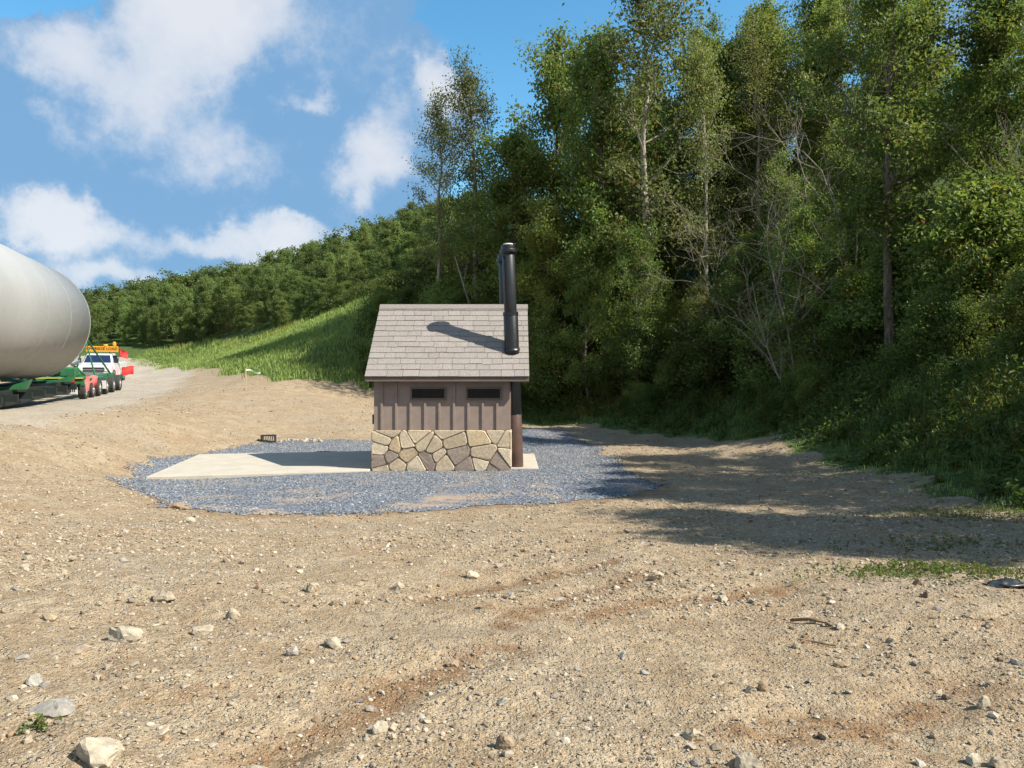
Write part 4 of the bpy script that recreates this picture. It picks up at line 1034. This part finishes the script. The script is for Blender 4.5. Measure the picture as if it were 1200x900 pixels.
blades(x,y,R.uniform(.5,1.15,len(x)),np.full(len(x),.02),R,c,'dry_grass','patch of tall dry brown grass among the weeds at right','grass',.35)
# leafy weeds
def weeds(x,y,h,rng,nleaf,leaf,name,label):
    n=len(x); idx=np.repeat(np.arange(n),nleaf); t=rng.uniform(.1,1,len(idx))
    cen=np.stack([x[idx]+rng.normal(0,.13,len(idx))*h[idx],y[idx]+rng.normal(0,.13,len(idx))*h[idx],H(x,y)[idx]+h[idx]*t],-1)
    V,Fc=leaf_arrays(cen,leaf,rng,.45,.42)
    c=np.stack([np.clip(rng.normal(.45,.2,n)[idx]+rng.normal(0,.15,len(idx)),0,1),np.clip(rng.normal(0,.15,n)[idx],0,1),np.clip(rng.normal(-.3,.3,n)[idx],0,1)],-1)
    o=mesh_np(name,V,Fc,M['herb'],col=np.repeat(c,4,0)); tag(o,label,'weeds',kind='stuff'); return o
x,y=sample(34000,-9,20,6,48,lambda x,y: sstep(-.3,.9,poly_sd(VERGE,x,y)+(fbm(x*1.5,y*1.5,41)-.5)*2.0)*sstep(10,4,poly_sd(VERGE,x,y))*(.25+.75*sstep(.4,.6,fbm(x*.9,y*.9,103))))
weeds(x,y,R.uniform(.25,1.0,len(x))*(.45+.75*sstep(0,2.2,poly_sd(VERGE,x,y))),R,22,.15,'weeds','tall leafy weeds crowding the foot of the shaded wood')
x,y=sample(5000,-20,-6,44,66,lambda x,y: sstep(-3.,-.6,poly_sd(VERGE,x,y))*sstep(3,1,poly_sd(VERGE,x,y)))
weeds(x,y,R.uniform(.5,1.6,len(x)),R,30,.2,'bank_weeds','tall bright green weeds at the top of the grass bank')
# low ground cover creeping over the dirt at right, tufts
L_=[spot(*px(1135,672),.6,.24,420),spot(*px(1065,672),.4,.16,160),spot(*px(1120,640),.7,.4,200),spot(*px(1180,600),1.0,.5,900),spot(*px(45,858),.035,.03,14)]
x=np.concatenate([a[0] for a in L_]); y=np.concatenate([a[1] for a in L_])
weeds(x,y,R.uniform(.02,.07,len(x)),R,5,.035,'ground_cover','low green ground cover creeping over the dirt at right')

# ------------------------------------------------------------------ sky, sun, camera
SE=radians(43); sdir=np.array((.93,-.37)); sdir/=np.hypot(*sdir); SR=atan2(sdir[0],sdir[1])
w=bpy.data.worlds.new('World'); bpy.context.scene.world=w; w.use_nodes=True; t=NT(w.node_tree)
bg=w.node_tree.nodes['Background']; STR=.10; bg.inputs['Strength'].default_value=STR
sky=t.node('ShaderNodeTexSky',sky_type='NISHITA'); sky.sun_disc=False; sky.sun_elevation=SE; sky.sun_rotation=SR; sky.altitude=300; sky.air_density=1.0; sky.dust_density=.6; sky.ozone_density=2.5
D_=t.node('ShaderNodeTexCoord').outputs['Generated']; s=t.sep(D_)
az=t.math('ARCTAN2',s[0],s[1]); el=t.math('ARCSINE',s[2])
wn=t.node('ShaderNodeTexNoise'); t.l.new(D_,wn.inputs['Vector']); wn.inputs['Scale'].default_value=7; wn.inputs['Detail'].default_value=7; wn.inputs['Roughness'].default_value=.58
warp=t.vec('MULTIPLY',t.vec('SUBTRACT',wn.outputs['Color'],(.5,.5,.5)),(.16,.13,0))
wn2=t.node('ShaderNodeTexNoise'); t.l.new(D_,wn2.inputs['Vector']); wn2.inputs['Scale'].default_value=26; wn2.inputs['Detail'].default_value=6; wn2.inputs['Roughness'].default_value=.6
warp=t.vec('ADD',warp,t.vec('MULTIPLY',t.vec('SUBTRACT',wn2.outputs['Color'],(.5,.5,.5)),(.05,.045,0)))
cb_=t.node('ShaderNodeCombineXYZ'); t.l.new(az,cb_.inputs[0]); t.l.new(el,cb_.inputs[1]); AE=t.vec('ADD',cb_.outputs[0],warp)
def blob(p,q,rx,ry):
    a=math.atan((p-600)/F); e=math.atan((HOR-q)/F*cos(a)); kx=F/(cos(a)**2)**-1*1.0
    k=1+((p-600)/F)**2; ix=F*k/rx; iy=F*sqrt(k)/ry
    v=t.vec('MULTIPLY',t.vec('SUBTRACT',AE,(a,e,0)),(ix,iy,0)); d=t.vec('DOT_PRODUCT',v,v)
    return t.math('POWER',.3679,d)
DEN=[(60,105,105,70,1.35),(-60,140,110,70,1.1),(230,60,105,120,1.45),(250,170,110,75,1.25),(300,5,120,35,1.1),(410,80,105,105,.78),(325,195,70,55,.7),(30,275,60,38,1.15),(95,285,55,50,1.1),(125,325,60,25,1.0),(260,292,130,26,1.15),(330,275,60,18,.9),
     (505,115,46,40,1.4),(440,210,62,44,1.3),(482,175,58,60,1.25),(230,235,130,42,.85),(20,215,90,30,.8),(600,0,150,22,.25),(355,115,30,30,.6),(60,345,260,26,1.0),(400,250,60,35,.35),(620,160,90,60,.1),
     (-250,200,200,90,1.),(-300,20,160,80,.8),(1000,-200,260,110,.7),(1150,60,120,70,.6),(1500,150,300,90,.9),(300,-350,260,110,.9),(900,-600,400,160,.8)]
BRI=[(75,85,95,45,.9),(215,55,85,65,1.0),(260,5,120,40,.8),(250,185,85,45,.5),(35,262,60,26,1.2),(85,262,50,28,1.1),(125,322,50,22,1.0),(290,282,130,18,.9),(340,268,50,16,.9),(508,100,42,34,1.4),(430,200,42,40,1.1),(355,112,25,22,.7),(470,150,40,40,.3),(-250,180,200,60,.8),(300,-350,260,110,.9),(1500,130,300,90,.8)]
def total(L):
    o=None
    for p,q,rx,ry,a in L:
        v=t.math('MULTIPLY',blob(p,q,rx,ry),a); o=v if o is None else t.math('ADD',o,v)
    return o
den=total(DEN); bri=total(BRI)
n1=t.noise(D_,9,8,.6); den=t.math('ADD',den,t.math('MULTIPLY',t.math('SUBTRACT',n1,.5),1.35))
den=t.math('ADD',den,t.math('MULTIPLY',t.math('SUBTRACT',t.noise(D_,34,7,.7),.5),.7)); den=t.math('ADD',den,t.math('MULTIPLY',t.ss(t.math('MULTIPLY',s[1],-1.),-.1,.6),.8)); cov=t.ss(den,.40,.62)  # extra cloud added behind the camera, out of view, to fill the shadows
n2=t.noise(t.vec('ADD',D_,(.03,-.01,.02)),12,8,.62); bri=t.math('ADD',bri,t.math('MULTIPLY',t.math('SUBTRACT',n2,.5),1.25)); back=t.ss(t.math('MULTIPLY',s[1],-1.),-.1,.6); bri=t.math('ADD',bri,t.math('MULTIPLY',back,.7)); bri=t.math('ADD',bri,t.math('MULTIPLY',t.math('SUBTRACT',t.noise(D_,30,7,.68),.5),.55)); bri=t.math('ADD',t.math('MULTIPLY',t.ss(bri,.16,.78),.55),t.math('MULTIPLY',t.ss(bri,.2,1.4),.45))  # the added cloud behind the camera is whitened for more fill
ccol=t.mix(bri,(.92,1.78,2.95),(3.45,3.55,3.8))
hs=t.node('ShaderNodeHueSaturation'); t.l.new(sky.outputs[0],hs.inputs['Color']); hs.inputs['Saturation'].default_value=1.2; hs.inputs['Value'].default_value=1.0
fin=t.mix(t.math('MULTIPLY',cov,.95),t.mix(1.,hs.outputs[0],(.92,1.17,1.02),'MULTIPLY'),ccol)
t.l.new(fin,bg.inputs['Color'])
sl=bpy.data.lights.new('sun','SUN'); sl.energy=4.5; sl.angle=radians(.5); sl.color=(1,.94,.83); so=bpy.data.objects.new('sun',sl); link(so)
import mathutils
dl=mathutils.Vector((sdir[0]*cos(SE),sdir[1]*cos(SE),sin(SE))); so.rotation_euler=dl.to_track_quat('Z','Y').to_euler(); so.location=(30,-20,40)
cam=bpy.data.cameras.new('camera'); co=bpy.data.objects.new('camera',cam); link(co); cam.sensor_width=36; cam.lens=F/1200*36; cam.clip_end=3000; cam.clip_start=.05
co.location=(0,0,EYE); co.rotation_euler=(pi/2-math.atan(3/F),0,0); sc=bpy.context.scene; sc.camera=co
sc.render.engine='CYCLES'; sc.view_settings.view_transform='Standard'; sc.view_settings.look='None'; sc.view_settings.gamma=1; sc.view_settings.use_curve_mapping=False; sc.view_settings.exposure=1.2
sc.cycles.max_bounces=4; sc.cycles.diffuse_bounces=2; sc.cycles.glossy_bounces=2; sc.cycles.transmission_bounces=2
